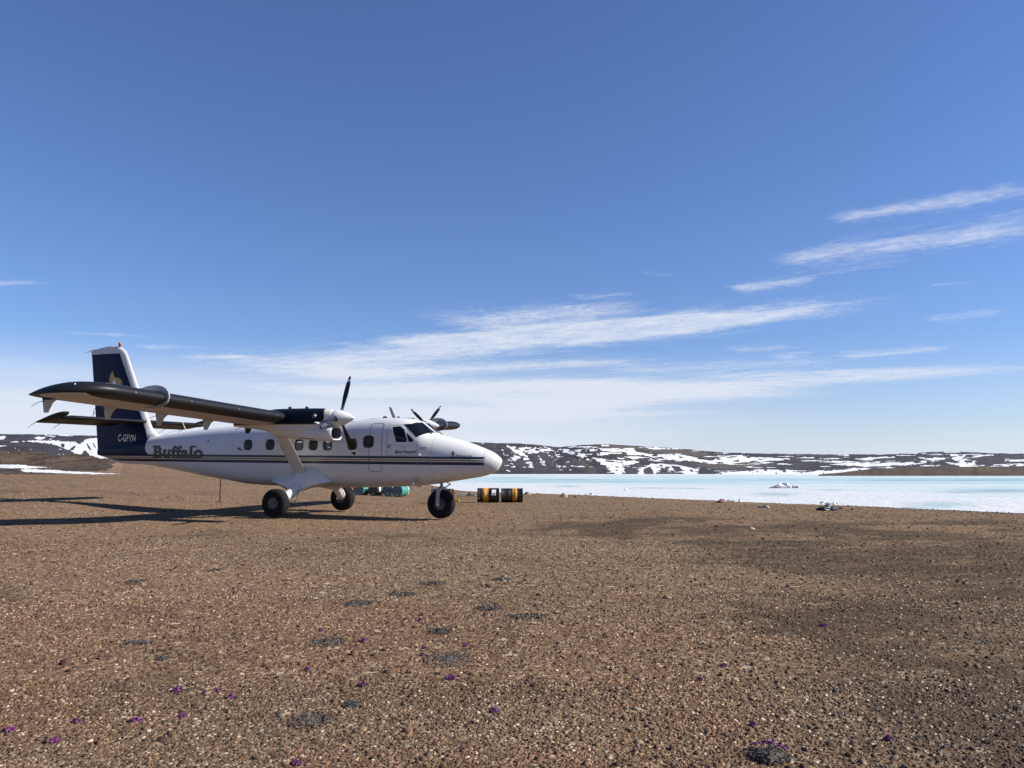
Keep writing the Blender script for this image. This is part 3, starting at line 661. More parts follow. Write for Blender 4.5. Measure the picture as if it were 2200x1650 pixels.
ice_ridge(1680, 1048, 74, 11, 16, 1, 'tall white pressure ridge standing out on the turquoise ice')
ice_ridge(1575, 1078, 30, 5, 7, 2, 'low broken ice heap by the shore left of the middle ridge')
ice_ridge(1770, 1082, 60, 3, 9, 3, 'low white ice heap behind the dark rubbish heap')
ice_ridge(1262, 1064, 44, 4, 7, 4, 'small ice rubble beside the largest shore rock')
ice_ridge(1350, 1052, 26, 3, 5, 5, 'faint ice rubble on the ice between the drums and the tall ridge')

def shore_heap():
    x, y, z = gpt(1775, 1097)
    root = empty('rubbish_heap', (x, y, z), 'low heap of black sheeting and pale scrap at the edge of the shore', 'heap')
    rr = random.Random(4)
    bm = bmesh.new(); bmesh.ops.create_icosphere(bm, subdivisions=3, radius=1.)
    for v in bm.verts:
        c = v.co; k = 1+.25*math.sin(5*c.x+1)*math.cos(4*c.y)+rr.uniform(-.12, .12)
        v.co = Vector((c.x*k*.34+.02, c.y*k*.22-.1, max(c.z*k, -.1)*.17+.02))
    bm_obj('black_sheet', bm, simple('black_sheeting', (.02, .02, .024), .55, var=.4, scale=9), root)
    SCR = simple('pale_scrap', (.32, .31, .29), .7)
    for i in range(7):
        bm = bmesh.new(); box(bm, (rr.uniform(-.6, -.05), rr.uniform(-.2, .1), .05+rr.uniform(0, .06)), (rr.uniform(.05, .22), .05, .06), Matrix.Rotation(rr.uniform(-.6, .6), 3, 'Y') @ Matrix.Rotation(rr.uniform(0, 3), 3, 'Z'), bevel=.01)
        bm_obj('scrap', bm, SCR if i % 3 == 0 else MT['darkgrey'], root)
    bm = bmesh.new(); tube(bm, [(.3, 0, .03), (.42, .02, .05), (.50, .02, .10), (.56, 0, .05)], .03, 8); bm_obj('pipe', bm, MT['rust'], root)
shore_heap()

# ------------------------------------------------------------------ the aircraft
PL = empty('propeller_plane', (-6.251, 25.81, 0), 'white twin-engine high-wing propeller plane with navy tail and gold stripe parked on gravel', 'airplane')
_ay, _ap, _ar = .3479, -.0134, .0111
_M = Matrix(((math.cos(_ay), math.sin(_ay), 0), (-math.sin(_ay), math.cos(_ay), 0), (0, 0, 1))) @ Matrix(((math.cos(_ap), 0, -math.sin(_ap)), (0, 1, 0), (math.sin(_ap), 0, math.cos(_ap)))) @ Matrix(((1, 0, 0), (0, math.cos(_ar), -math.sin(_ar)), (0, math.sin(_ar), math.cos(_ar))))
PL.rotation_euler = _M.to_euler()
ST = np.array([(-8.74,1.98,1.76,.05,2.2),(-8.4,2.06,1.68,.11,2.2),(-7.78,2.16,1.575,.20,2.3),(-7.0,2.29,1.505,.29,2.4),(-6.04,2.42,1.39,.40,2.5),(-4.96,2.55,1.25,.53,2.6),(-4.0,2.645,1.105,.64,2.8),(-3.0,2.73,.985,.73,3.0),(-2.1,2.79,.88,.78,3.2),(-1.2,2.82,.85,.80,3.3),(1.4,2.84,.84,.80,3.3),(2.1,2.92,.86,.80,3.2),(2.9,2.955,.89,.80,3.1),(3.35,2.935,.91,.79,3.0),(3.72,2.85,.935,.77,2.9),(4.3,2.48,1.0,.71,2.6),(4.6,2.395,1.05,.665,2.45),(5.18,2.255,1.145,.555,2.3),(5.77,2.06,1.25,.415,2.1),(6.06,1.94,1.35,.31,2.05),(6.2,1.85,1.45,.22,2.0),(6.29,1.765,1.58,.12,2.0),(6.325,1.70,1.66,.02,2.0)])
def pchip(xs, ys, x):
    h = np.diff(xs); dl = np.diff(ys)/h; m = np.zeros(len(xs))
    for i in range(1, len(xs)-1):
        if dl[i-1]*dl[i] > 0:
            w1 = 2*h[i]+h[i-1]; w2 = h[i]+2*h[i-1]; m[i] = (w1+w2)/(w1/dl[i-1]+w2/dl[i])
    m[0] = dl[0]; m[-1] = dl[-1]
    i = np.clip(np.searchsorted(xs, x)-1, 0, len(xs)-2); t = (x-xs[i])/h[i]
    return (1+2*t)*(1-t)**2*ys[i]+t*(1-t)**2*h[i]*m[i]+t*t*(3-2*t)*ys[i+1]+t*t*(t-1)*h[i]*m[i+1]
_xs = np.linspace(ST[0, 0], ST[-1, 0], 3001); _tab = np.array([[pchip(ST[:, 0], ST[:, k], x) for k in range(1, 5)] for x in _xs])
def sec(x): return [float(np.interp(x, _xs, _tab[:, k])) for k in range(4)]
def ring(x, off=0., n=72):
    zt, zb, w, e = sec(x); h = (zt-zb)/2+off; zc = (zt+zb)/2; w = w+off; P = []
    for t in np.linspace(0, 2*math.pi, n, endpoint=False):
        c, s = math.cos(t), math.sin(t)
        P.append((x, w*math.copysign(abs(c)**(2/e), c), zc+h*math.copysign(abs(s)**(2/e), s)))
    return P
def phi_of(x, y, z):
    zt, zb, w, e = sec(x); h = (zt-zb)/2; zc = (zt+zb)/2
    return math.atan2(math.copysign(min(abs(z-zc)/h, 1)**(e/2), z-zc), min(abs(y)/w, 1)**(e/2))
def on_phi(x, ph, side, off):
    zt, zb, w, e = sec(x); h = (zt-zb)/2+off; zc = (zt+zb)/2; w = w+off; c, s = math.cos(ph), math.sin(ph)
    return Vector((x, side*w*math.copysign(abs(c)**(2/e), c), zc+h*math.copysign(abs(s)**(2/e), s)))
def on_side(x, z, side, off):
    zt, zb, w, e = sec(x); h = (zt-zb)/2; zc = (zt+zb)/2
    q = min(abs(z-zc)/h, .999)
    return Vector((x, side*(w*(1-q**e)**(1/e)+off), z))
def slices(bm, no_step):
    for axis, step in no_step:
        vals = [v.co[axis] for v in bm.verts]
        if not vals: return
        k = math.ceil(min(vals)/step)*step
        n = [0, 0, 0]; n[axis] = 1
        while k < max(vals):
            p = [0, 0, 0]; p[axis] = k
            bmesh.ops.bisect_plane(bm, geom=bm.verts[:]+bm.edges[:]+bm.faces[:], plane_co=p, plane_no=n, dist=1e-6)
            k += step
def poly_bm(polys):
    """flat polygons in the x-z plane; each may carry a material index"""
    bm = bmesh.new()
    for p in polys:
        idx = 0
        if isinstance(p, tuple): p, idx = p
        f = bm.faces.new([bm.verts.new((a, 0, b)) for a, b in p]); f.material_index = idx
    return bm
def ring_bm(outer, inner):
    bm = bmesh.new(); o = [bm.verts.new((a, 0, b)) for a, b in outer]; i = [bm.verts.new((a, 0, b)) for a, b in inner]; n = len(o)
    for k in range(n): bm.faces.new((o[k], o[(k+1) % n], i[(k+1) % n], i[k]))
    return bm
def decal(name, bm, mtl, parent, side=-1, off=.004, step=((2, .04), (0, .12)), smooth=True):
    bmesh.ops.triangulate(bm, faces=bm.faces[:]); slices(bm, step)
    for v in bm.verts: v.co = on_side(v.co.x, v.co.z, side, off)
    fixn(bm)
    for f in bm.faces:
        if f.normal.y*side < 0: f.normal_flip()
    return bm_obj(name, bm, mtl, parent, smooth)
def rrect(cx, cz, w, h, r, n=5):
    P = []
    for (sx, sz, a0) in ((1, 1, 0), (-1, 1, 90), (-1, -1, 180), (1, -1, 270)):
        for k in range(n+1):
            a = R(a0+90*k/n); P.append((cx+sx*(w/2-r)+r*math.cos(a), cz+sz*(h/2-r)+r*math.sin(a)))
    return P
WINS = [(-1.85, 2.115, .285, .30), (-1.02, 2.125, .285, .30), (-.48, 2.125, .285, .30), (.03, 2.12, .285, .30), (.53, 2.12, .285, .30), (1.03, 2.12, .285, .30), (1.88, 2.14, .29, .31), (2.42, 2.22, .33, .33)]

def build_fuselage():
    bm = bmesh.new()
    xs = np.concatenate([np.linspace(-8.74, 5.7, 120), 6.325-.62*(1-np.sin(np.linspace(0, math.pi/2, 18)))[1:]])
    loft(bm, [ring(x) for x in xs]); fixn(bm)
    fus = bm_obj('fuselage', bm, [MT['fus'], MT['cabin']], PL, True)
    inner = bmesh.new(); loft(inner, [ring(x, -.04) for x in np.linspace(-2.7, 2.95, 50)], True, 1); fixn(inner)
    core = bm_obj('core', inner, [MT['fus'], MT['cabin']], PL)
    cb = bmesh.new()
    for (cx, cz, w, h) in WINS:
        for sd_ in (-1, 1):
            P = rrect(cx, cz, w, h, .095)
            loft(cb, [[(a, sd_*.45, b) for a, b in P], [(a, sd_*1.1, b) for a, b in P]], True, 1)
    fixn(cb)
    cut = bm_obj('cutter', cb, [MT['fus'], MT['cabin']], PL)
    for other in (core, cut):
        md = fus.modifiers.new('b', 'BOOLEAN'); md.operation = 'DIFFERENCE'; md.solver = 'EXACT'; md.object = other
    bpy.context.view_layer.update()
    dg = bpy.context.evaluated_depsgraph_get(); dg.update()
    me = bpy.data.meshes.new_from_object(fus.evaluated_get(dg)); fus.modifiers.clear()
    old = fus.data; fus.data = me; bpy.data.meshes.remove(old); bpy.data.objects.remove(cut); bpy.data.objects.remove(core)
    me.name = 'fuselage'; me.shade_smooth(); me.set_sharp_from_angle(angle=R(40))
    for sd_ in (-1, 1):
        for (cx, cz, w, h) in WINS:
            d = decal('cabin_window', poly_bm([rrect(cx, cz, w, h, .095)]), MT['pane'], fus, sd_, -.012)
            decal('window_seal', ring_bm(rrect(cx, cz, w+.032, h+.032, .11), rrect(cx, cz, w-.012, h-.012, .088)), MT['seal'], fus, sd_, .004)
        # door seams
        def seam(poly, wd, name):
            out, inn = [], []
            n = len(poly); c = Vector((sum(p[0] for p in poly)/n, sum(p[1] for p in poly)/n))
            for i in range(n):
                p, q, r_ = (Vector(poly[k % n]) for k in (i-1, i, i+1))
                t = ((r_-q).normalized()+(q-p).normalized()).normalized(); nn = Vector((t.y, -t.x))
                if nn.dot(q-c) < 0: nn = -nn
                out.append(tuple(q+nn*wd/2)); inn.append(tuple(q-nn*wd/2))
            decal(name, ring_bm(out, inn), MT['seam'], fus, sd_, .003)
        seam(rrect(2.655, 2.055, .42, 1.41, .07), .014, 'door_seam')
        seam([(3.06, 2.70), (3.46, 2.72), (3.58, 2.66), (3.98, 2.20), (3.99, 1.82), (3.05, 1.82)], .008, 'door_seam')
        if sd_ > 0: seam(rrect(-2.0, 1.9, 1.25, 1.3, .08), .012, 'door_seam')
        # cockpit windows
        w1 = [(3.152, 2.651), (3.395, 2.679), (3.544, 2.578), (3.657, 2.295), (3.656, 2.212), (3.34, 2.211)]
        w2 = [(3.627, 2.492), (3.856, 2.289), (3.857, 2.222), (3.724, 2.215)]
        for wn in (w1, w2): decal('cockpit_window', poly_bm([wn]), MT['wscreen'], fus, sd_, .006)
        decal('window_frame', poly_bm([[(3.118, 2.66), (3.15, 2.655), (3.335, 2.20), (3.305, 2.20)]]), MT['whitemark'], fus, sd_, .012)
        decal('window_rail', poly_bm([[(3.10, 2.198), (3.90, 2.20), (3.90, 2.175), (3.10, 2.173)]]), MT['whitemark'], fus, sd_, .016)
        # windscreen panels wrap on to the roof
        ws = [(3.486, -.602, 2.73), (3.694, -.516, 2.743), (3.80, -.30, 2.78), (3.84, -.05, 2.80), (4.05, -.04, 2.64), (4.26, -.04, 2.50), (4.215, -.33, 2.47), (4.118, -.52, 2.448), (4.024, -.627, 2.402), (3.936, -.692, 2.345), (3.733, -.674, 2.534)]
        bm2 = poly_bm([[(a, min(phi_of(a, b, c), 1.53)) for a, b, c in ws]])
        bmesh.ops.triangulate(bm2, faces=bm2.faces[:]); slices(bm2, ((2, .06), (0, .06)))
        for v in bm2.verts: v.co = on_phi(v.co.x, v.co.z, sd_, .006)
        fixn(bm2); bm_obj('windscreen', bm2, MT['wscreen'], fus, True)
        bm2 = bmesh.new(); tube(bm2, [on_phi(3.86, 1.40, sd_, .03), on_phi(4.05, 1.32, sd_, .03), on_phi(4.28, 1.15, sd_, .03)], [.014, .012, .014], 6); bm_obj('wiper', bm2, MT['dark'], fus)
        # steps, handle and vents below the cockpit door
        for (xa, za, l) in ((3.33, 2.005, .40), (3.42, 1.865, .37)):
            bm2 = bmesh.new(); tube(bm2, [on_side(xa, za, sd_, .02), on_side(xa+l/2, za, sd_, .025), on_side(xa+l, za, sd_, .02)], .010, 6); bm_obj('grab_rail', bm2, MT['whitemark'], fus)
        bm2 = bmesh.new(); tube(bm2, [on_side(3.15, 2.13, sd_, .01), on_side(3.13, 2.10, sd_, .05), on_side(3.08, 2.07, sd_, .06), on_side(3.14, 2.04, sd_, .03)], .011, 6); bm_obj('door_handle', bm2, MT['darkgrey'], fus)
        bm2 = bmesh.new(); tube(bm2, [on_side(4.12, 2.04, sd_, .0), on_side(4.15, 2.045, sd_, .09), on_side(4.30, 2.05, sd_, .10)], .014, 6); bm_obj('pitot_tube', bm2, MT['darkgrey'], fus)
        bm2 = bmesh.new(); tube(bm2, [on_side(4.06, 1.86, sd_, .01), on_side(4.10, 1.82, sd_, .04)], .02, 6); bm_obj('vent', bm2, MT['whitemark'], fus)
    for xs_, wd in ((5.90, .012), (4.42, .008), (3.99, .006), (3.02, .005), (-2.45, .005), (-3.9, .005), (-5.35, .005)):
        bm2 = bmesh.new(); ra, rb = ring(xs_-wd/2, .002), ring(xs_+wd/2, .002); loft(bm2, [ra, rb], False); fixn(bm2); bm_obj('panel_seam', bm2, MT['seamlight'], fus, True)
    # roof fittings
    bm2 = bmesh.new(); loft(bm2, [[(2.83+a*.06, b*.012, 2.95) for a, b in ((1, 0), (0, 1), (-1, 0), (0, -1))], [(2.68+a*.04, b*.008, 3.28) for a, b in ((1, 0), (0, 1), (-1, 0), (0, -1))]]); bm_obj('blade_antenna', bm2, MT['greymetal'], fus)
    bm2 = bmesh.new(); lathe(bm2, [(0, .055), (.05, .055), (.07, .03)], (2.53, 0, 2.94), (0, 0, 1), 16); bm_obj('roof_knob', bm2, MT['dark'], fus)
    bm2 = bmesh.new(); tube(bm2, [(-4.9, 0, 2.54), (-5.0, 0, 2.64), (-5.15, 0, 2.90)], [.02, .012, .008], 6); bm_obj('whip_antenna', bm2, MT['white'], fus)
    bm2 = bmesh.new(); tube(bm2, [(-5.9, 0, 2.44), (-5.6, 0, 2.55), (-5.2, .02, 2.62)], .006, 4); bm_obj('whip_antenna', bm2, MT['white'], fus)
    # belly rods
    bm2 = bmesh.new(); tube(bm2, [(3.95, -.60, 1.22), (3.86, -.62, 1.05)], [.035, .03], 8); tube(bm2, [(3.86, -.62, 1.06), (3.76, -.63, .83)], [.028, .024], 8, mat_index=1); box(bm2, (3.77, -.63, .82), (.14, .10, .02), None, 1); bm_obj('boarding_step', bm2, [MT['greymetal'], MT['whitemark']], fus)
    # cabin seats seen through the windows
    for xs_, sy in ((.05, .35), (.6, .35), (1.15, .35), (.3, -.35), (1.75, .3)):
        bm2 = bmesh.new(); box(bm2, (xs_, sy, 1.95), (.16, .42, .62), bevel=.05); bm_obj('seat_back', bm2, MT['seat'], fus, True)
    bm2 = bmesh.new(); box(bm2, (2.85, 0, 1.9), (.04, 1.2, 1.2)); bm_obj('bulkhead', bm2, MT['seat'], fus)
    return fus
FUS = build_fuselage()

# ---- lettering
def text_bm(body, shear=0., bold=0., space=1.):
    cu = bpy.data.curves.new('t', 'FONT'); cu.body = body; cu.size = 1.; cu.shear = shear; cu.offset = bold; cu.space_character = space; cu.resolution_u = 4
    o = bpy.data.objects.new('t', cu); COL.objects.link(o); dg = bpy.context.evaluated_depsgraph_get(); dg.update()
    me = bpy.data.meshes.new_from_object(o.evaluated_get(dg)); bm = bmesh.new(); bm.from_mesh(me)
    bpy.data.objects.remove(o); bpy.data.curves.remove(cu); bpy.data.meshes.remove(me)
    xs_ = [v.co.x for v in bm.verts]; ys_ = [v.co.y for v in bm.verts]
    return bm, (min(xs_), max(xs_), min(ys_), max(ys_))
def fit(bm, bb, x0, x1, z0, z1, slope=0.):
    for v in bm.verts:
        u = (v.co.x-bb[0])/(bb[1]-bb[0]); w = (v.co.y-bb[2])/(bb[3]-bb[2])
        v.co = Vector((x0+u*(x1-x0), 0, z0+w*(z1-z0)+slope*u))
    return bm
def lettering():
    # big slab-serif name on the rear fuselage
    bm, bb = text_bm('Buffalo', 0, .045, 1.12)
    fit(bm, bb, -5.90, -3.66, 1.665, 2.085)
    k = (2.24)/(bb[1]-bb[0])
    def bar(a, b, c, d): 
        vs = [bm.verts.new(p) for p in ((a, 0, c), (b, 0, c), (b, 0, d), (a, 0, d))]; bm.faces.new(vs)
    for (a, b) in ((-5.97, -5.62), (-5.40, -5.18), (-5.02, -4.78), (-4.72, -4.50), (-4.12, -3.93)): bar(a, b, 1.668, 1.725)
    for (a, b) in ((-5.97, -5.62), (-4.16, -3.97)): bar(a, b, 2.03, 2.088)
    for (a, b) in ((-5.44, -5.30), (-5.24, -5.10)): bar(a, b, 1.915, 1.965)
    decal('name_lettering', bm, MT['letterdark'], FUS, -1, .006, ((2, .05), (0, .3)))
    bm, bb = text_bm('Buffalo', 0, -.012, 1.12); fit(bm, bb, -5.865, -3.69, 1.69, 2.06)
    decal('name_lettering', bm, MT['letterolive'], FUS, -1, .009, ((2, .05), (0, .3)))
    bm, bb = text_bm('Mousi Panezyuk', .35, .012); fit(bm, bb, 3.30, 3.97, 1.845, 1.975, .01)
    decal('door_lettering', bm, MT['letterdark'], FUS, -1, .006)
    bm, bb = text_bm('Kitikmeot Air', .3, .004); fit(bm, bb, 5.12, 5.61, 1.79, 1.87, -.01)
    decal('nose_lettering', bm, MT['letterdark'], FUS, -1, .006)
    # stone-figure emblem in front of it
    P = [[(4.985, 1.905), (5.10, 1.915), (5.105, 1.89), (4.985, 1.885)], [(5.02, 1.885), (5.075, 1.885), (5.07, 1.845), (5.025, 1.845)], [(5.025, 1.96), (5.065, 1.96), (5.065, 1.92), (5.025, 1.92)], [(5.01, 1.84), (5.085, 1.84), (5.085, 1.825), (5.01, 1.825)], [(5.01, 1.82), (5.035, 1.82), (5.03, 1.76), (5.005, 1.76)], [(5.06, 1.82), (5.085, 1.82), (5.09, 1.76), (5.065, 1.76)]]
    decal('nose_emblem', poly_bm(P), MT['letterdark'], FUS, -1, .006)
    for pl in ([(-2.28, 2.03), (-2.12, 2.03), (-2.14, 1.99), (-2.05, 1.98), (-2.06, 1.94), (-2.2, 1.96)], [(-3.5, 2.28), (-3.46, 2.28), (-3.46, 2.2), (-3.5, 2.2)]): decal('placard', poly_bm([pl]), MT['seam'], FUS, -1, .005)
lettering()

# ---- wings
def airfoil(le, te, zl, zt_, th, n=16, camber=.02):
    """closed outline from trailing edge over the top to the leading edge and back"""
    P = []; c = le-te
    s = (1-np.cos(np.linspace(0, math.pi, n)))/2
    def half(t): return 5*th*(.2969*math.sqrt(t)-.1260*t-.3516*t*t+.2843*t**3-.1036*t**4)*c
    for t in s[::-1]: P.append((le-t*c, zl+(zt_-zl)*t+camber*c*4*t*(1-t)+half(t)))
    for t in s[1:-1]: P.append((le-t*c, zl+(zt_-zl)*t+camber*c*4*t*(1-t)-half(t)))
    return P
def cut_foil(P, lo, hi):
    """keep the part of a symmetric outline between two chord positions"""
    m = np.mean([b for a, b in P]); q = sorted((a, abs(b-m)) for a, b in P); xa = [k[0] for k in q]; xb = [k[1] for k in q]; R_ = []
    for a, b in P:
        if lo <= a <= hi: R_.append((a, b))
        else:
            c = min(max(a, lo), hi); R_.append((c, m+math.copysign(float(np.interp(c, xa, xb)), b-m)))
    return R_
def wing_ref(y): return 2.705+.045*abs(y)
def build_wing(sd_):
    root = empty_part('wing', PL)
    bm = bmesh.new(); rings = []
    ys = list(np.linspace(.0, 8.8, 23))+[8.8+.95*math.sin(a) for a in np.linspace(0, math.pi/2, 10)[1:]]
    for y in ys:
        q = max(0, (y-8.8)/.95); e = math.sqrt(max(1-q*q, .0004)) if q > 0 else 1
        te = -.88+.70*(1-e); le = 1.10-1.10*(1-e); th = .19 if q == 0 else min(.19*1.98*(e**.5)/(le-te), .21)
        zl = wing_ref(y); zt_ = zl-.14
        rings.append([(a, sd_*y, b) for a, b in airfoil(le, te, zl if q == 0 else zt_+.14*(le-te)/1.98, zt_, max(th, .02))])
    loft(bm, rings); fixn(bm)
    w = bm_obj('wing', bm, MT['wing'], PL, True, 50)
    # fence: plate wrapped round the leading edge
    yf = sd_*7.5; zr = wing_ref(7.5); a = airfoil(1.10+.085, -.25, zr+.015, zr-.05, .365, 12); bm2 = bmesh.new()
    loft(bm2, [[(p, yf-.02, q+.02) for p, q in a], [(p, yf+.02, q+.02) for p, q in a]]); fixn(bm2); bm_obj('wing_fence', bm2, MT['greymetal'], w, True, 40)
    # flap and aileron hinge arms hanging below
    for k, (yy, hh) in enumerate(((9.05, .33), (7.42, .33), (5.8, .33), (4.1, .30), (2.35, .26))):
        bm2 = bmesh.new(); zb = wing_ref(yy)-.13; xo = -.43
        out = [(.14, zb+.03), (-.36, zb+.02), (-.33, zb-hh*.35), (-.29, zb-hh), (-.21, zb-hh), (-.10, zb-hh*.40)]
        loft(bm2, [[(p+xo, sd_*yy-.025, q) for p, q in out], [(p+xo, sd_*yy+.025, q) for p, q in out]]); fixn(bm2)
        bm_obj('hinge_arm', bm2, MT['wing'] if k < 4 else MT['dark'], w)
        bm2 = bmesh.new(); tube(bm2, [(-.72, sd_*yy-.04, zb-hh*.25), (-.86, sd_*yy-.05, zb-hh*.33), (-1.06, sd_*yy-.05, zb-hh*.60)], [.008, .007, .005], 5); bm_obj('static_wick', bm2, MT['dark'], w)
    # slotted flap gap along the underside
    # landing light strip and lenses on the tip
    bm2 = bmesh.new(); zr = wing_ref(8.9)
    box(bm2, (.64, sd_*9.42, zr-.05), (.05, .07, .17), None, 0, .008); bm_obj('tip_light', bm2, MT['greymetal'], w)
    for dz in (0, ):
        bm2 = bmesh.new(); bmesh.ops.create_uvsphere(bm2, u_segments=8, v_segments=6, radius=.025)
        for v in bm2.verts: v.co += Vector((.60, sd_*9.50, zr+.08))
        bm_obj('lens', bm2, MT['whitemark'], w)
    for yy in (3.4, 5.0, 6.7, 8.4):
        bm2 = bmesh.new(); lathe(bm2, [(0, .02), (.012, .016)], (1.098, sd_*yy, wing_ref(yy)+.02), (1, 0, .1), 8); bm_obj('boot_fitting', bm2, MT['steel'], w)
    # brace strut
    bm2 = bmesh.new(); A = Vector((.12, sd_*.80, 1.24)); B = Vector((.60, sd_*2.75, 2.64)); rings = []
    for t in np.linspace(0, 1, 8):
        p = A.lerp(B, t); c = .44*(1+.25*(max(t-.85, 0)/.15)); rings.append([(p.x+a, p.y, p.z+b) for a, b in airfoil(c/2, -c/2, 0, 0, .20, 10, 0)])
    loft(bm2, rings); fixn(bm2); bm_obj('wing_strut', bm2, MT['white'], PL, True, 50)
    return w
def empty_part(n, p): return None
for sd_ in (-1, 1): build_wing(sd_)

# ---- engines
NAC = np.array([(-.85, 2.76, 2.60, .06), (-.3, 2.92, 2.54, .22), (.26, 3.05, 2.47, .34), (.67, 3.09, 2.32, .37), (1.5, 3.10, 2.25, .36), (2.0, 3.095, 2.27, .33), (2.2, 3.085, 2.40, .295), (2.36, 3.07, 2.53, .262), (2.45, 3.058, 2.585, .24)])
def build_engine(sd_, thetas):
    ye = sd_*2.7; bm = bmesh.new(); rings = []
    for x in np.linspace(-.85, 2.45, 46):
        zt, zb, w = (pchip(NAC[:, 0], NAC[:, k], x) for k in (1, 2, 3)); zc = zb+(zt-zb)*.56; P = []
        for t in np.linspace(0, 2*math.pi, 40, endpoint=False):
            c, s = math.cos(t), math.sin(t); e = 2.35; h = (zt-zc) if s > 0 else (zc-zb)
            P.append((x, ye+w*math.copysign(abs(c)**(2/e), c), zc+h*math.copysign(abs(s)**(2/e), s)))
        rings.append(P)
    loft(bm, rings); fixn(bm); nac = bm_obj('engine_nacelle', bm, MT['nacelle'], PL, True, 50)
    # chin intake: hollow scoop with a rolled lip
    def srect(x, w, z0, z1, e=3.0):
        zc = (z0+z1)/2; h = (z1-z0)/2; P = []
        for t in np.linspace(0, 2*math.pi, 28, endpoint=False):
            c, s = math.cos(t), math.sin(t); P.append((x+(zc-(zc+h*s))*.0, ye+w*math.copysign(abs(c)**(2/e), c), zc+h*math.copysign(abs(s)**(2/e), s)))
        return P
    bm = bmesh.new()
    loft(bm, [srect(1.5, .30, 2.24, 2.62), srect(2.0, .315, 2.195, 2.61), srect(2.38, .31, 2.185, 2.60), srect(2.50, .298, 2.198, 2.59), srect(2.53, .272, 2.225, 2.57), srect(2.51, .25, 2.25, 2.55), srect(2.3, .235, 2.275, 2.535), srect(1.9, .20, 2.32, 2.52)], False)
    fixn(bm)
    for f in bm.faces:
        c = f.calc_center_median()
        if f.calc_center_median().x < 2.48 and abs(c.y-ye) < .244 and 2.255 < c.z < 2.545: f.material_index = 1
    bm_obj('air_intake', bm, [MT['white'], MT['darkgrey']], nac, True, 60)
    bm = bmesh.new(); box(bm, (1.92, ye, 2.43), (.02, .38, .20)); bm_obj('intake_screen', bm, MT['dark'], nac)
    # exhaust stubs
    for s2 in (-1, 1):
        bm = bmesh.new(); tube(bm, [(2.36, ye+s2*.18, 2.66), (2.35, ye+s2*.30, 2.62), (2.27, ye+s2*.38, 2.56)], [.062, .06, .058], 14); bm_obj('exhaust_stub', bm, [MT['steel']], nac, True, 40)
        bm = bmesh.new(); lathe(bm, [(0, .053), (.02, .053)], (2.264, ye+s2*.383, 2.556), (-.8, .5*s2, -.35), 14); bm_obj('exhaust_hole', bm, MT['dark'], nac)
        bm = bmesh.new(); tube(bm, [(2.02, ye+s2*.26, 2.86), (1.99, ye+s2*.345, 2.86)], [.075, .06], 12); bm_obj('cowl_vent', bm, MT['darkgrey'], nac, True, 40)
    for xk in (1.0, 1.55):
        bm = bmesh.new(); lathe(bm, [(0, .045), (.05, .045), (.06, .03)], (xk, ye, 3.09), (0, 0, 1), 12); bm_obj('cowl_cap', bm, MT['dark'], nac)
    # spinner and blades
    bm = bmesh.new(); lathe(bm, [(0, .236), (.08, .236), (.16, .225), (.28, .188), (.40, .138), (.50, .088), (.56, .05), (.60, .02), (.61, .001)], (2.462, ye, 2.82), (1, 0, 0), 36); fixn(bm); spn = bm_obj('spinner', bm, MT['white'], nac, True, 50)
    bm = bmesh.new(); lathe(bm, [(0, .225), (.016, .225)], (2.449, ye, 2.82), (1, 0, 0), 36); bm_obj('spinner_gap', bm, MT['dark'], nac)
    prof = [(.10, .060, .055), (.22, .060, .05), (.32, .075, .035), (.45, .105, .026), (.65, .145, .020), (.85, .160, .016), (1.02, .152, .012), (1.15, .122, .010), (1.24, .078, .008), (1.285, .03, .005)]
    for th in thetas:
        d = Vector((0, -math.sin(R(th)), math.cos(R(th)))); tdir = Vector((0, d.z, -d.y)); o = Vector((2.62, ye, 2.82)); rings = []
        rr = sorted(set([p[0] for p in prof]+[1.10, 1.17]))
        for r_ in rr:
            c = np.interp(r_, [p[0] for p in prof], [p[1] for p in prof]); tk = np.interp(r_, [p[0] for p in prof], [p[2] for p in prof])
            tw = R(12-22*r_); cd_ = Vector((math.cos(tw), 0, 0))+tdir*math.sin(tw); td_ = tdir*math.cos(tw)-Vector((math.sin(tw), 0, 0))
            rings.append([o+d*r_+cd_*(c/2*math.cos(a))*1.05+td_*(tk*math.sin(a)) for a in np.linspace(0, 2*math.pi, 12, endpoint=False)])
        bm = bmesh.new(); loft(bm, rings); fixn(bm)
        for f in bm.faces:
            r_ = (f.calc_center_median()-o).dot(d)
            if 1.10 < r_ < 1.17: f.material_index = 1
        bm_obj('propeller_blade', bm, [MT['prop'], MT['whitemark']], nac, True, 60)
        bm = bmesh.new(); lathe(bm, [(.13, .075), (.235, .072), (.24, .05)], o, d, 14); bm_obj('blade_cuff', bm, MT['darkgrey'], nac, True, 50)
build_engine(-1, (-21, 99, 219)); build_engine(1, (67, -55, 187))

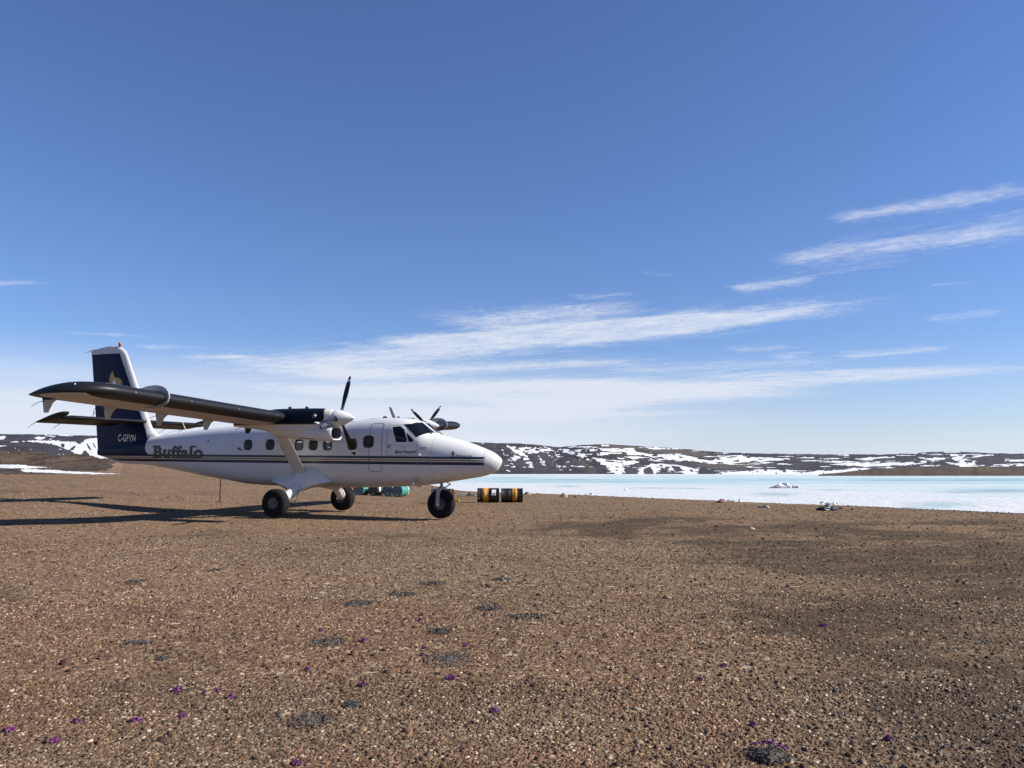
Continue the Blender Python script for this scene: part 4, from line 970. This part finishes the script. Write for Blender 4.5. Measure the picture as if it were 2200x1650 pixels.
# ---- tail
def build_tail():
    zs = np.linspace(1.95, 5.50, 26); rings = []; rr = []
    def le(z): return float(np.interp(z, [1.9, 2.35, 2.45, 2.7, 3.97, 5.3, 5.45, 5.52, 5.56], [-5.5, -5.85, -6.15, -6.42, -7.03, -7.67, -7.80, -7.95, -8.2]))
    def te(z): return float(np.interp(z, [1.75, 5.5], [-8.74, -9.31]))
    bm = bmesh.new(); bm2 = bmesh.new(); ra = []; rb = []
    for z in list(zs)+[5.54, 5.58]:
        l, t = le(z), te(z); c = l-t; th = np.interp(z, [1.9, 5.5], [.13, .10]); k = 1 if z < 5.45 else (.75 if z < 5.56 else .25)
        af = airfoil(l, t, 0, 0, th, 18, 0)
        hx = t+c*.31
        fr = [(a, b*k) for a, b in cut_foil(af, hx+.006, 9)]; rd = [(a, b*k) for a, b in cut_foil(af, -99, hx-.006)]
        tip = max(0, z-5.30)
        zz = lambda a: z - (max(0, (l-a)/c-.25)*.16 if z > 5.3 else 0)*sstep(z, 5.2, 5.5)
        ra.append([(a, b, float(zz(a))) for a, b in fr]); rb.append([(a, b, float(zz(a))) for a, b in rd])
    loft(bm, ra); bmesh.ops.remove_doubles(bm, verts=bm.verts, dist=1e-4); fixn(bm); fin = bm_obj('fin', bm, MT['fin'], PL, True, 50)
    loft(bm2, rb); bmesh.ops.remove_doubles(bm2, verts=bm2.verts, dist=1e-4); fixn(bm2); rud = bm_obj('rudder', bm2, MT['fin'], PL, True, 50)
    bm3 = bmesh.new(); lathe(bm3, [(0, .03), (.05, .05), (.12, .05), (.15, .03)], (-8.02, 0, 5.54), (0, 0, 1), 14); bm_obj('beacon', bm3, MT['red'], fin, True, 50)
    bm3 = bmesh.new(); tube(bm3, [(-9.30, 0, 5.46), (-9.5, 0, 5.40), (-9.62, 0, 5.37)], [.012, .008, .005], 5); bm_obj('static_wick', bm3, MT['greymetal'], rud)
    bm3 = bmesh.new(); tube(bm3, [(-9.0, 0, 3.4), (-9.05, 0, 3.3), (-9.08, 0, 3.1)], .012, 5); bm_obj('static_wick', bm3, MT['dark'], rud)
    def half_t(x, z):
        l, t = le(z), te(z); s = (l-x)/(l-t); th = np.interp(z, [1.9, 5.5], [.13, .10])
        return 5*th*(.2969*math.sqrt(s)-.1260*s-.3516*s*s+.2843*s**3-.1036*s**4)*(l-t)
    def fin_decal(name, bm, mtl, off=.006):
        bmesh.ops.triangulate(bm, faces=bm.faces[:]); slices(bm, ((0, .05), (2, .12)))
        for v in bm.verts: v.co.y = -(half_t(v.co.x, v.co.z)+off)
        fixn(bm)
        return bm_obj(name, bm, mtl, fin)
    bm3, bb = text_bm('C-GFYN', 0, .012, 1.08); fit(bm3, bb, -7.74, -6.93, 2.235, 2.475, -.015)
    fin_decal('registration', bm3, MT['whitemark'])
    # yellow emblem: a leaf-shaped tail and a round head with a pale chest
    yl = [[(-8.19, 4.70), (-8.10, 4.50), (-8.06, 4.44), (-8.03, 4.36), (-8.08, 4.25), (-8.26, 4.22), (-8.33, 4.36), (-8.32, 4.46), (-8.27, 4.58)],
          [(-8.05, 4.46), (-7.96, 4.44), (-7.86, 4.43), (-7.76, 4.35), (-7.70, 4.27), (-7.73, 4.20), (-7.80, 4.17), (-7.95, 4.22), (-8.03, 4.28)]]
    fin_decal('emblem', poly_bm(yl), MT['goldmark'])
    fin_decal('emblem', poly_bm([[(-8.12, 4.37), (-8.06, 4.37), (-7.98, 4.24), (-7.97, 4.16), (-8.2, 4.16)]]), MT['whitemark'], .009)
    fin_decal('emblem', poly_bm([[(-7.95, 4.36), (-7.90, 4.37), (-7.88, 4.34), (-7.93, 4.335)], [(-7.78, 4.27), (-7.74, 4.26), (-7.76, 4.235), (-7.80, 4.24)]]), MT['letterdark'], .009)
    for sd_ in (-1, 1):
        bm = bmesh.new(); rings = []
        for y in np.linspace(.02, 3.05, 12):
            q = max(0, (y-2.85)/.2); rings.append([(a, sd_*y, b) for a, b in cut_foil(airfoil(-6.58-.35*q*q, -8.0, 2.90, 2.90, .115*(1-.5*q), 14, 0), -7.36, 9)])
        loft(bm, rings); bmesh.ops.remove_doubles(bm, verts=bm.verts, dist=1e-4); fixn(bm); st = bm_obj('stabilizer', bm, MT['black'], PL, True, 50)
        # elevator drooped, horn raised ahead of the hinge
        def rot(x, z): a = R(14); dx, dz = x+7.36, z-2.90; return (-7.36+dx*math.cos(a)-dz*math.sin(a)*1, 2.90+dz*math.cos(a)+dx*math.sin(a))
        bm = bmesh.new(); rings = []
        for y in np.linspace(.35, 3.15, 12):
            rings.append([(rot(p, r_)[0], sd_*y, rot(p, r_)[1]) for p, r_ in cut_foil(airfoil(-6.58, -8.0, 2.90, 2.90, .105, 14, 0), -99, -7.385)])
        loft(bm, rings); bmesh.ops.remove_doubles(bm, verts=bm.verts, dist=1e-4)
        rings = []
        for y, k in ((3.06, 1.), (3.16, 1.), (3.24, .85), (3.28, .5)):
            rings.append([(rot(p, r_)[0], sd_*y, rot(p, r_)[1]) for p, r_ in airfoil(-6.72-.35*(1-k), -8.0+.3*(1-k), 2.90, 2.90, .13*k, 14, 0)])
        loft(bm, rings); fixn(bm); el = bm_obj('elevator', bm, MT['black'], PL, True, 50)
        for yy in (3.2, 2.3):
            bm = bmesh.new(); p = rot(-8.0, 2.90); tube(bm, [(p[0], sd_*yy, p[1]), (p[0]-.2, sd_*yy, p[1]-.10), (p[0]-.3, sd_*yy, p[1]-.17)], [.010, .007, .005], 5); bm_obj('static_wick', bm, MT['dark'], el)
build_tail()

# ---- landing gear
def wheel(c, rad, wid, rim, parent_name, hub_side):
    x, y, z = c; hw = wid/2
    prof = [(-hw*.62, rim), (-hw*.95, rim*1.15), (-hw, rad*.72), (-hw*.86, rad*.90), (-hw*.55, rad*.985), (0, rad), (hw*.55, rad*.985), (hw*.86, rad*.90), (hw, rad*.72), (hw*.95, rim*1.15), (hw*.62, rim)]
    bm = bmesh.new(); lathe(bm, prof, c, (0, 1, 0), 44, 0, False); fixn(bm)
    for v in bm.verts:                      # weight flattens the tread
        if v.co.z < .012: v.co.z = .004; v.co.y = y+(v.co.y-y)*1.03
    w = empty_wheel = bm_obj('wheel', bm, MT['tyre'], PL, True, 60)
    bm = bmesh.new(); lathe(bm, [(-hw*.6, rim*.2), (-hw*.62, rim*.55), (-hw*.72, rim*.85), (-hw*.86, rim*1.02), (-hw*.80, rim*1.06), (hw*.80, rim*1.06), (hw*.86, rim*1.02), (hw*.72, rim*.85), (hw*.62, rim*.55), (hw*.6, rim*.2)], c, (0, 1, 0), 32); fixn(bm)
    bm_obj('rim', bm, MT['rim'], w, True, 40)
    bm = bmesh.new(); lathe(bm, [(-hw*.85, rim*.16), (-hw*.82, rim*.28), (hw*.82, rim*.28), (hw*.85, rim*.16)], c, (0, 1, 0), 16); fixn(bm); bm_obj('hub_cap', bm, MT['darkgrey'], w, True, 40)
    return w
def build_gear():
    for sd_ in (-1, 1):
        wheel((0, sd_*1.822, .412), .415, .34, .165, 'wheel', sd_)
        # streamlined stub fairing under the cabin side
        base = [(-.95, 1.06), (.10, 1.42), (.72, 1.44), (1.15, 1.02), (.55, .84), (.18, .80), (-.40, .84)]
        mid = [(-.80, 1.00), (.12, 1.30), (.60, 1.34), (.98, .99), (.44, .78), (.18, .73), (-.30, .77)]
        end = [(.00, .86), (.14, .96), (.30, .95), (.40, .86), (.34, .72), (.20, .66), (.06, .72)]
        bm = bmesh.new(); rings = []
        for P, y in ((base, .55), (base, .74), (mid, .92), ([((a[0]*.55+b[0]*.45), (a[1]*.55+b[1]*.45)) for a, b in zip(mid, end)], 1.03), (end, 1.10)):
            rings.append([(a, sd_*y, b) for a, b in P])
        loft(bm, rings); fixn(bm); bmesh.ops.subdivide_edges(bm, edges=bm.edges[:], cuts=1, use_grid_fill=True)
        fr = bm_obj('gear_fairing', bm, MT['white'], PL, True, 45)
        bm = bmesh.new(); tube(bm, [(.19, sd_*1.10, .80), (.12, sd_*1.45, .60), (.06, sd_*1.66, .47), (.02, sd_*1.72, .42)], [.15, .145, .13, .09], 18); fixn(bm); leg = bm_obj('landing_leg', bm, MT['white'], PL, True, 50)
        bm = bmesh.new(); tube(bm, [(.0, sd_*1.5, .412), (0, sd_*1.96, .412)], .045, 12); bm_obj('axle', bm, MT['steel'], leg)
        bm = bmesh.new(); tube(bm, [(.34, sd_*1.2, .78), (.36, sd_*1.35, .46), (.22, sd_*1.5, .42)], .014, 6); bm_obj('brake_line', bm, MT['rust'], leg)
    wheel((4.44, 0, .42), .425, .27, .17, 'wheel', -1)
    bm = bmesh.new(); lathe(bm, [(0, .062), (.16, .062), (.165, .045), (.40, .045)], (4.44, 0, 1.22), (0, 0, -1), 16); lathe(bm, [(0, .085), (.05, .085), (.06, .07), (.12, .07)], (4.44, 0, .93), (0, 0, -1), 16); fixn(bm)
    ng = bm_obj('nose_leg', bm, MT['greymetal'], PL, True, 45)
    bm = bmesh.new(); box(bm, (4.44, 0, .862), (.14, .44, .085), bevel=.03)
    for s2 in (-1, 1):
        rings = []
        for (dx, z, w) in ((0, .86, .13), (-.02, .70, .12), (-.03, .55, .105), (-.01, .42, .10), (0, .36, .07)): rings.append([(4.44+dx+a*w/2, s2*.195+b*.028, z) for a, b in ((1, .6), (.5, 1), (-.5, 1), (-1, .6), (-1, -.6), (-.5, -1), (.5, -1), (1, -.6))])
        loft(bm, rings)
    fixn(bm); bm_obj('nose_fork', bm, MT['greymetal'], ng, True, 40)
    bm = bmesh.new(); tube(bm, [(4.44, -.25, .42), (4.44, .25, .42)], .04, 14); bm_obj('axle', bm, MT['steel'], ng)
    bm = bmesh.new(); tube(bm, [(4.50, 0, 1.10), (4.73, 0, 1.00)], .016, 6); tube(bm, [(4.73, 0, 1.00), (4.50, 0, .87)], .016, 6); bm_obj('torque_link', bm, MT['darkgrey'], ng)
build_gear()

# ------------------------------------------------------------------ drums and bits on the ground
def drum_mat(name, bands, rough=.42):
    """bands: list of (start, colour) along the drum's length, local x"""
    m, nt, b = mat(name); x, y, z = nt.sep(nt.coord())
    c = nt.ramp(nt.ss(x, 0., .88, 0., 1., 'LINEAR'), [(a/.88, col) for a, col in bands], 'CONSTANT')
    n = nt.noise(nt.coord(), 9., 6, .7)
    c = nt.mix(nt.ss(n, .60, .74, 0., .55), c, (.06, .035, .025))
    nt.l.new(c, b.inputs['Base Color']); b.inputs['Roughness'].default_value = rough
    return m
def drum(px, py, ang, mtl, label, group, endcol=None, dz=0., pos=None):
    x, y, z = pos or gpt(px, py); rad = .29
    root = empty('fuel_drum', (x, y+.0, z), label, 'drum', group, ang)
    bm = bmesh.new()
    prof = [(0, rad*.93), (0, rad), (.012, rad*1.012), (.03, rad*1.0), (.04, rad*.975), (.22, rad*.972), (.27, rad*.975), (.285, rad*1.01), (.30, rad*1.012), (.315, rad*.978), (.43, rad*.972), (.56, rad*.975), (.575, rad*1.012), (.59, rad*1.01), (.605, rad*.975), (.84, rad*.975), (.85, rad*1.0), (.868, rad*1.012), (.88, rad), (.88, rad*.93)]
    lathe(bm, prof, (0, 0, rad*1.01), (1, 0, 0), 36, 0, False); fixn(bm); body = bm_obj('drum_body', bm, mtl, root, True, 40)
    for xx in (.862, .018):
        bm = bmesh.new(); lathe(bm, [(0, rad*.95), (.003, rad*.95)], (xx-.0015, 0, rad*1.01), (1, 0, 0), 30)
        fixn(bm); ends = bm_obj('drum_end', bm, endcol or mtl, root, True, 40)
    bm = bmesh.new(); lathe(bm, [(0, .035), (.02, .035)], (-.0, .0, rad*1.01-.20), (1, 0, 0), 12); bm_obj('bung', bm, MT['steel'], ends)
    return root
BY = drum_mat('black_yellow_drum', [(0, (.012, .012, .014)), (.23, (.50, .24, .015)), (.46, (.012, .012, .014))])
BY2 = drum_mat('black_yellow_drum_right', [(0, (.012, .012, .014)), (.46, (.50, .24, .015)), (.64, (.012, .012, .014))])
BY3 = drum_mat('black_gold_drum', [(0, (.012, .012, .014)), (.80, (.50, .24, .015)), (.845, (.012, .012, .014))])
GR = drum_mat('green_drum', [(0, (.035, .20, .16)), (.55, (.03, .17, .135)), (.835, (.62, .66, .64))])
GRE = simple('grey_green_drum_end', (.085, .13, .135), .5, var=.2, scale=5)
BRD = drum_mat('dark_banded_drum', [(0, (.025, .03, .022)), (.20, (.6, .62, .6)), (.34, (.02, .02, .02)), (.72, (.25, .45, .45))])
BRE = simple('brown_drum_end', (.055, .040, .025), .6, var=.45, scale=4)
G1 = 'drums lying beside the nose wheel'; G2 = 'green drums lying behind the plane'
d1 = drum(1026, 1079, R(-2), BY, 'black drum with yellow band and white hazard label, lying right of the nose wheel', G1)
x, y, z = d1.location
drum(0, 0, R(2), BY2, 'black drum with a yellow band and no label, rightmost of the lying drums', G1, pos=(x+.97, y+.02, terrain(x+.97, y).item()))
drum(0, 0, R(-3), BY3, 'black drum mostly hidden by the nose wheel, thin yellow band at its end', G1, pos=(x-1.90, y+.25, terrain(x-1.9, y).item()))
# hazard label on the first drum
rad = .29*1.0
def drum_label(root, x0, x1, a0, a1, mtl, r=.2865, name='hazard_label', diamond=False):
    bm = bmesh.new(); n = 8
    if diamond:
        cx = (x0+x1)/2; ca = (a0+a1)/2; pts = [(cx, a0), (x1, ca), (cx, a1), (x0, ca)]
        vs = [bm.verts.new((p, -r*math.cos(R(a)), .293+r*math.sin(R(a)))) for p, a in pts]; bm.faces.new(vs)
    else:
        rows = [[bm.verts.new((p, -r*math.cos(R(a)), .293+r*math.sin(R(a)))) for p in (x0, x1)] for a in np.linspace(a0, a1, n)]
        for a, b in zip(rows[:-1], rows[1:]): bm.faces.new((a[0], a[1], b[1], b[0]))
    fixn(bm)
    for f in bm.faces:
        if f.normal.y > 0: f.normal_flip()
    bm_obj(name, bm, mtl, [c for c in root.children if c.name.startswith('drum_body')][0])
drum_label(d1, .60, .77, -2, 48, MT['whitemark'], .2955)
drum_label(d1, .645, .735, 2, 20, simple('hazard_red', (.28, .03, .02), .5), .2990, 'hazard_mark', True)
drum_label(d1, .03, .11, -35, -15, MT['greymetal'], .2955, 'drum_sticker')
drum_label(d1, .325, .365, 12, 30, MT['whitemark'], .2955, 'drum_print'); drum_label(d1, .38, .40, 5, 16, MT['whitemark'], .2955, 'drum_print')
AX = R(76)
drum(770, 1064.5, AX, GR, 'green drum lying end-on, leftmost and partly behind the far main wheel', G2, GRE)
drum(801, 1065, AX-.1, BRD, 'dark drum with a brown end and a white band, lying between the green drums', G2, BRE)
drum(832, 1065.5, AX, GR, 'green drum lying end-on, second from the right and half hidden by its neighbour', G2, GRE)
drum(853, 1067.5, R(74), GR, 'green drum lying with its bright green side showing, rightmost of the green drums', G2, GRE)

def stake():
    x, y, z = gpt(473, 1079)
    root = empty('steel_stake', (x, y, z), 'rusty brown steel stake standing upright behind the rear fuselage', 'stake')
    bm = bmesh.new(); tube(bm, [(0, 0, -.05), (0, 0, 1.25)], .04, 8); bm_obj('shaft', bm, MT['rust'], root, True, 40)
    bm = bmesh.new(); box(bm, (0, 0, .012), (.22, .16, .024), None, 0, .004); bm_obj('foot_plate', bm, MT['rust'], root)
stake()
def planks():
    x, y, z = gpt(996, 1066); o = Vector((x, y, z))
    mt = simple('weathered_board', (.30, .33, .31), .8, var=.25, scale=8)
    for i, (dx, l, rz, lab) in enumerate(((0, .42, .1, 'grey weathered board on the gravel just right of the nose wheel'), (.44, .36, -.05, 'grey weathered board touching the left end of the labelled drum'))):
        bm = bmesh.new(); box(bm, (0, 0, .07), (l, .12, .11), None, 0, .01); ob = bm_obj('board', bm, mt); ob.location = o+Vector((dx, .1*i, 0)); ob.rotation_euler = (0, .04, rz)
        tag(ob, lab, 'board', 'boards lying between the drums')
    bm = bmesh.new(); f = [bm.verts.new(p) for p in ((-.1, 0, .03), (.12, 0, .03), (.16, .02, .28), (.10, .02, .20))]; bm.faces.new(f)
    r_ = bmesh.ops.extrude_face_region(bm, geom=bm.faces[:]); bmesh.ops.translate(bm, vec=(0, .03, 0), verts=[v for v in r_['geom'] if isinstance(v, bmesh.types.BMVert)]); fixn(bm)
    ob = bm_obj('metal_scrap', bm, MT['rust']); ob.location = o+Vector((.20, -.05, 0)); tag(ob, 'dark pointed metal scrap sticking up between the two boards', 'scrap')
    x, y, z = gpt(983, 1079); root = empty('yellow_can', (x, y, z), 'small yellow can on the gravel right behind the nose wheel', 'can')
    bm = bmesh.new(); box(bm, (0, 0, .07), (.16, .12, .13), None, 0, .02); bm_obj('can_body', bm, simple('yellow_can_paint', (.55, .33, .03), .5), root)
    bm = bmesh.new(); lathe(bm, [(0, .03), (.05, .025)], (.03, 0, .135), (0, 0, 1), 10); bm_obj('can_neck', bm, MT['dark'], root)
planks()

# ------------------------------------------------------------------ tundra plants
MT['petal'] = simple('purple_petal', (.150, .032, .125), .7, var=.5, scale=30)
MT['cushion'] = simple('grey_green_cushion', (.070, .058, .050), .95, var=.5, scale=40)
MT['twig'] = simple('dry_grey_leaf', (.120, .102, .088), .9, var=.4, scale=30)
def tuft(bm, n, rx, ry, h, size, rr, zlift=0., arc=None):
    for _ in range(n):
        a = rr.uniform(0, 6.283); q = math.sqrt(rr.random()); x = rx*q*math.cos(a); y = ry*q*math.sin(a)
        if arc and not arc(x/rx, y/ry): continue
        z = zlift+h*(1-q*q)*rr.uniform(.3, 1.)+.003; s = size*rr.uniform(.6, 1.3)
        d1_ = Vector((rr.gauss(0, 1), rr.gauss(0, 1), rr.gauss(0, .6))).normalized(); d2_ = d1_.cross(Vector((rr.gauss(0, 1), rr.gauss(0, 1), rr.gauss(0, 1)))).normalized()
        c = Vector((x, y, z)); bm.faces.new([bm.verts.new(c+d1_*s), bm.verts.new(c+d2_*s*.6), bm.verts.new(c-d1_*s), bm.verts.new(c-d2_*s*.6)])
def dome(bm, rx, ry, h, rr):
    r_ = bmesh.ops.create_icosphere(bm, subdivisions=2, radius=1.)
    for v in r_['verts']:
        k = 1+rr.uniform(-.16, .16); v.co = Vector((v.co.x*rx*k, v.co.y*ry*k, max(v.co.z, -.2)*h*k))
def plant(kind, px, py, wpx, label, hpx=None):
    x, y, z = gpt(px, py); rr = random.Random(int(px*3+py*11)); sc = y/FPX; w = wpx*sc/2*(.85 if kind == 'flower' else 1.); big = wpx > 45
    if kind == 'flower':
        root = empty('purple_flowers', (x, y, z), label, 'flowers', 'purple flower clumps on the gravel')
        bm = bmesh.new(); dome(bm, w*.9, w*.75, max(.012, w*.35), rr); bm_obj('cushion', bm, MT['cushion'], root)
        bm = bmesh.new(); tuft(bm, 150, w, w*.85, max(.02, w*.5), max(.004, min(.008, w*.2)), rr, .004); o = bm_obj('blossoms', bm, MT['petal'], root); o['kind'] = 'stuff'
    else:
        root = empty('cushion_plant', (x, y, z), label, 'plant', 'dark cushion plants on the gravel')
        ry = (hpx or wpx*.35)*sc*y/CAMH/2*.8; ry = min(ry, w*1.3)
        bm = bmesh.new(); dome(bm, w*.4, ry*.4, .008, rr); bm_obj('cushion', bm, MT['cushion'], root)
        bm = bmesh.new(); tuft(bm, 420, w, ry, .014, .004+.0006*y, rr, .003); o = bm_obj('leaves', bm, MT['cushion'], root); o['kind'] = 'stuff'
        bm = bmesh.new(); tuft(bm, 170, w, ry, .017, .004+.0006*y, rr, .004); o = bm_obj('dry_leaves', bm, MT['twig'], root); o['kind'] = 'stuff'
    return root
FL = [(380, 1488, 30, 'purple flower clump, brightest one left of centre in the foreground'), (440, 1491, 11, 'tiny purple flower just right of the brightest left clump'), (468, 1486, 16, 'small purple flower upper left of a pair in the left foreground'),
 (495, 1502, 22, 'round purple flower clump at the right end of the short left row'), (163, 1554, 24, 'purple flower clump right of the left frame edge, above the lowest left one'), (292, 1551, 32, 'wide dark purple flower clump in the lower left foreground'),
 (392, 1544, 22, 'faint purple flower clump below the brightest left clump'), (115, 1596, 30, 'lowest purple flower clump near the left corner'), (18, 1574, 30, 'purple flower clump cut by the left frame edge'),
 (690, 1358, 14, 'small purple flower just above the grey cushion plant left of centre'), (782, 1379, 24, 'flat purple flower clump right of the grey cushion plant'), (872, 1332, 12, 'left flower of a small purple pair in the middle distance'),
 (903, 1334, 12, 'right flower of a small purple pair in the middle distance'), (1000, 1391, 14, 'purple flower at the upper right of the large dark cushion plant'), (911, 1394, 12, 'purple flower above the left end of the large dark cushion plant'),
 (908, 1409, 12, 'purple flower touching the left end of the large dark cushion plant'), (968, 1461, 30, 'flat wide purple flower clump below the large dark cushion plant'), (1062, 1531, 26, 'dull purple flower clump alone in the centre foreground'),
 (636, 1646, 26, 'purple flower clump cut by the bottom edge left of centre'), (1618, 1561, 20, 'purple flower above the big flowering cushion at the lower right'), (1910, 1591, 26, 'dull purple flower clump at the lower right near the dark ground'),
 (1150, 1304, 12, 'tiny purple flower in the middle distance on the bare gravel'), (1768, 1346, 24, 'elongated purple flower at the left edge of the dark ground'), (1555, 1432, 18, 'dark purple flower right of the bare centre gravel'),
 (1505, 1464, 14, 'small dark purple flower lower left of the other right-hand flower'), (612, 1111, 11, 'tiny purple flower right in front of the near main wheel'), (660, 1441, 16, 'dull purple flower below the grey cushion plant'), (780, 1474, 28, 'dull reddish purple flower clump in the left centre foreground')]
for px, py, w, lab in FL: plant('flower', px, py, w, lab)
CU = [(705, 1382, 76, 26, 'grey cushion plant with a purple flower just above it, left of centre'), (965, 1418, 108, 40, 'largest dark cushion plant, centre of the foreground'), (945, 1357, 50, 30, 'grey cushion plant behind the largest dark one'),
 (668, 1552, 96, 40, 'broad grey cushion plant low in the left centre foreground'), (755, 1516, 40, 16, 'small grey cushion plant beside the broad low one'), (300, 1383, 66, 9, 'thin dark strip of cushion plant at the left'),
 (292, 1250, 44, 12, 'dark cushion plant alone on the far left gravel'), (462, 1226, 34, 8, 'small dark cushion plant far left, below the fuselage shadow'), (770, 1298, 60, 22, 'grey green cushion plant in the left middle distance'),
 (865, 1278, 60, 10, 'flat dark cushion plant in the centre middle distance'), (930, 1255, 56, 10, 'farthest flat cushion plant right of centre line'), (1130, 1326, 90, 14, 'flat dark cushion plant right of centre, middle distance'), (1075, 1246, 40, 8, 'small dark cushion plant below the nose of the plane'),
 (1050, 1308, 60, 14, 'dull cushion plant left of the tiny flower in the middle distance'), (350, 1416, 30, 8, 'smallest grey cushion plant at the left')]
for px, py, w, h, lab in CU: plant('cushion', px, py, w, lab, h)
def big_cushion():
    x, y, z = gpt(1655, 1630); rr = random.Random(5)
    root = empty('flowering_cushion', (x, y, z), 'grey cushion plant half covered by purple flowers at the bottom right', 'plant')
    bm = bmesh.new(); dome(bm, .085, .10, .035, rr); bm_obj('cushion', bm, MT['cushion'], root)
    bm = bmesh.new(); tuft(bm, 700, .095, .11, .045, .007, rr, .004, lambda a, b: b < .35-.0*a); o = bm_obj('leaves', bm, MT['cushion'], root); o['kind'] = 'stuff'
    bm = bmesh.new(); tuft(bm, 320, .095, .11, .05, .005, rr, .008, lambda a, b: b < .3); o = bm_obj('dry_leaves', bm, MT['twig'], root); o['kind'] = 'stuff'
    bm = bmesh.new(); tuft(bm, 1000, .105, .125, .045, .0065, rr, .022, lambda a, b: b+a*.35 > .35); o = bm_obj('blossoms', bm, MT['petal'], root); o['kind'] = 'stuff'
big_cushion()
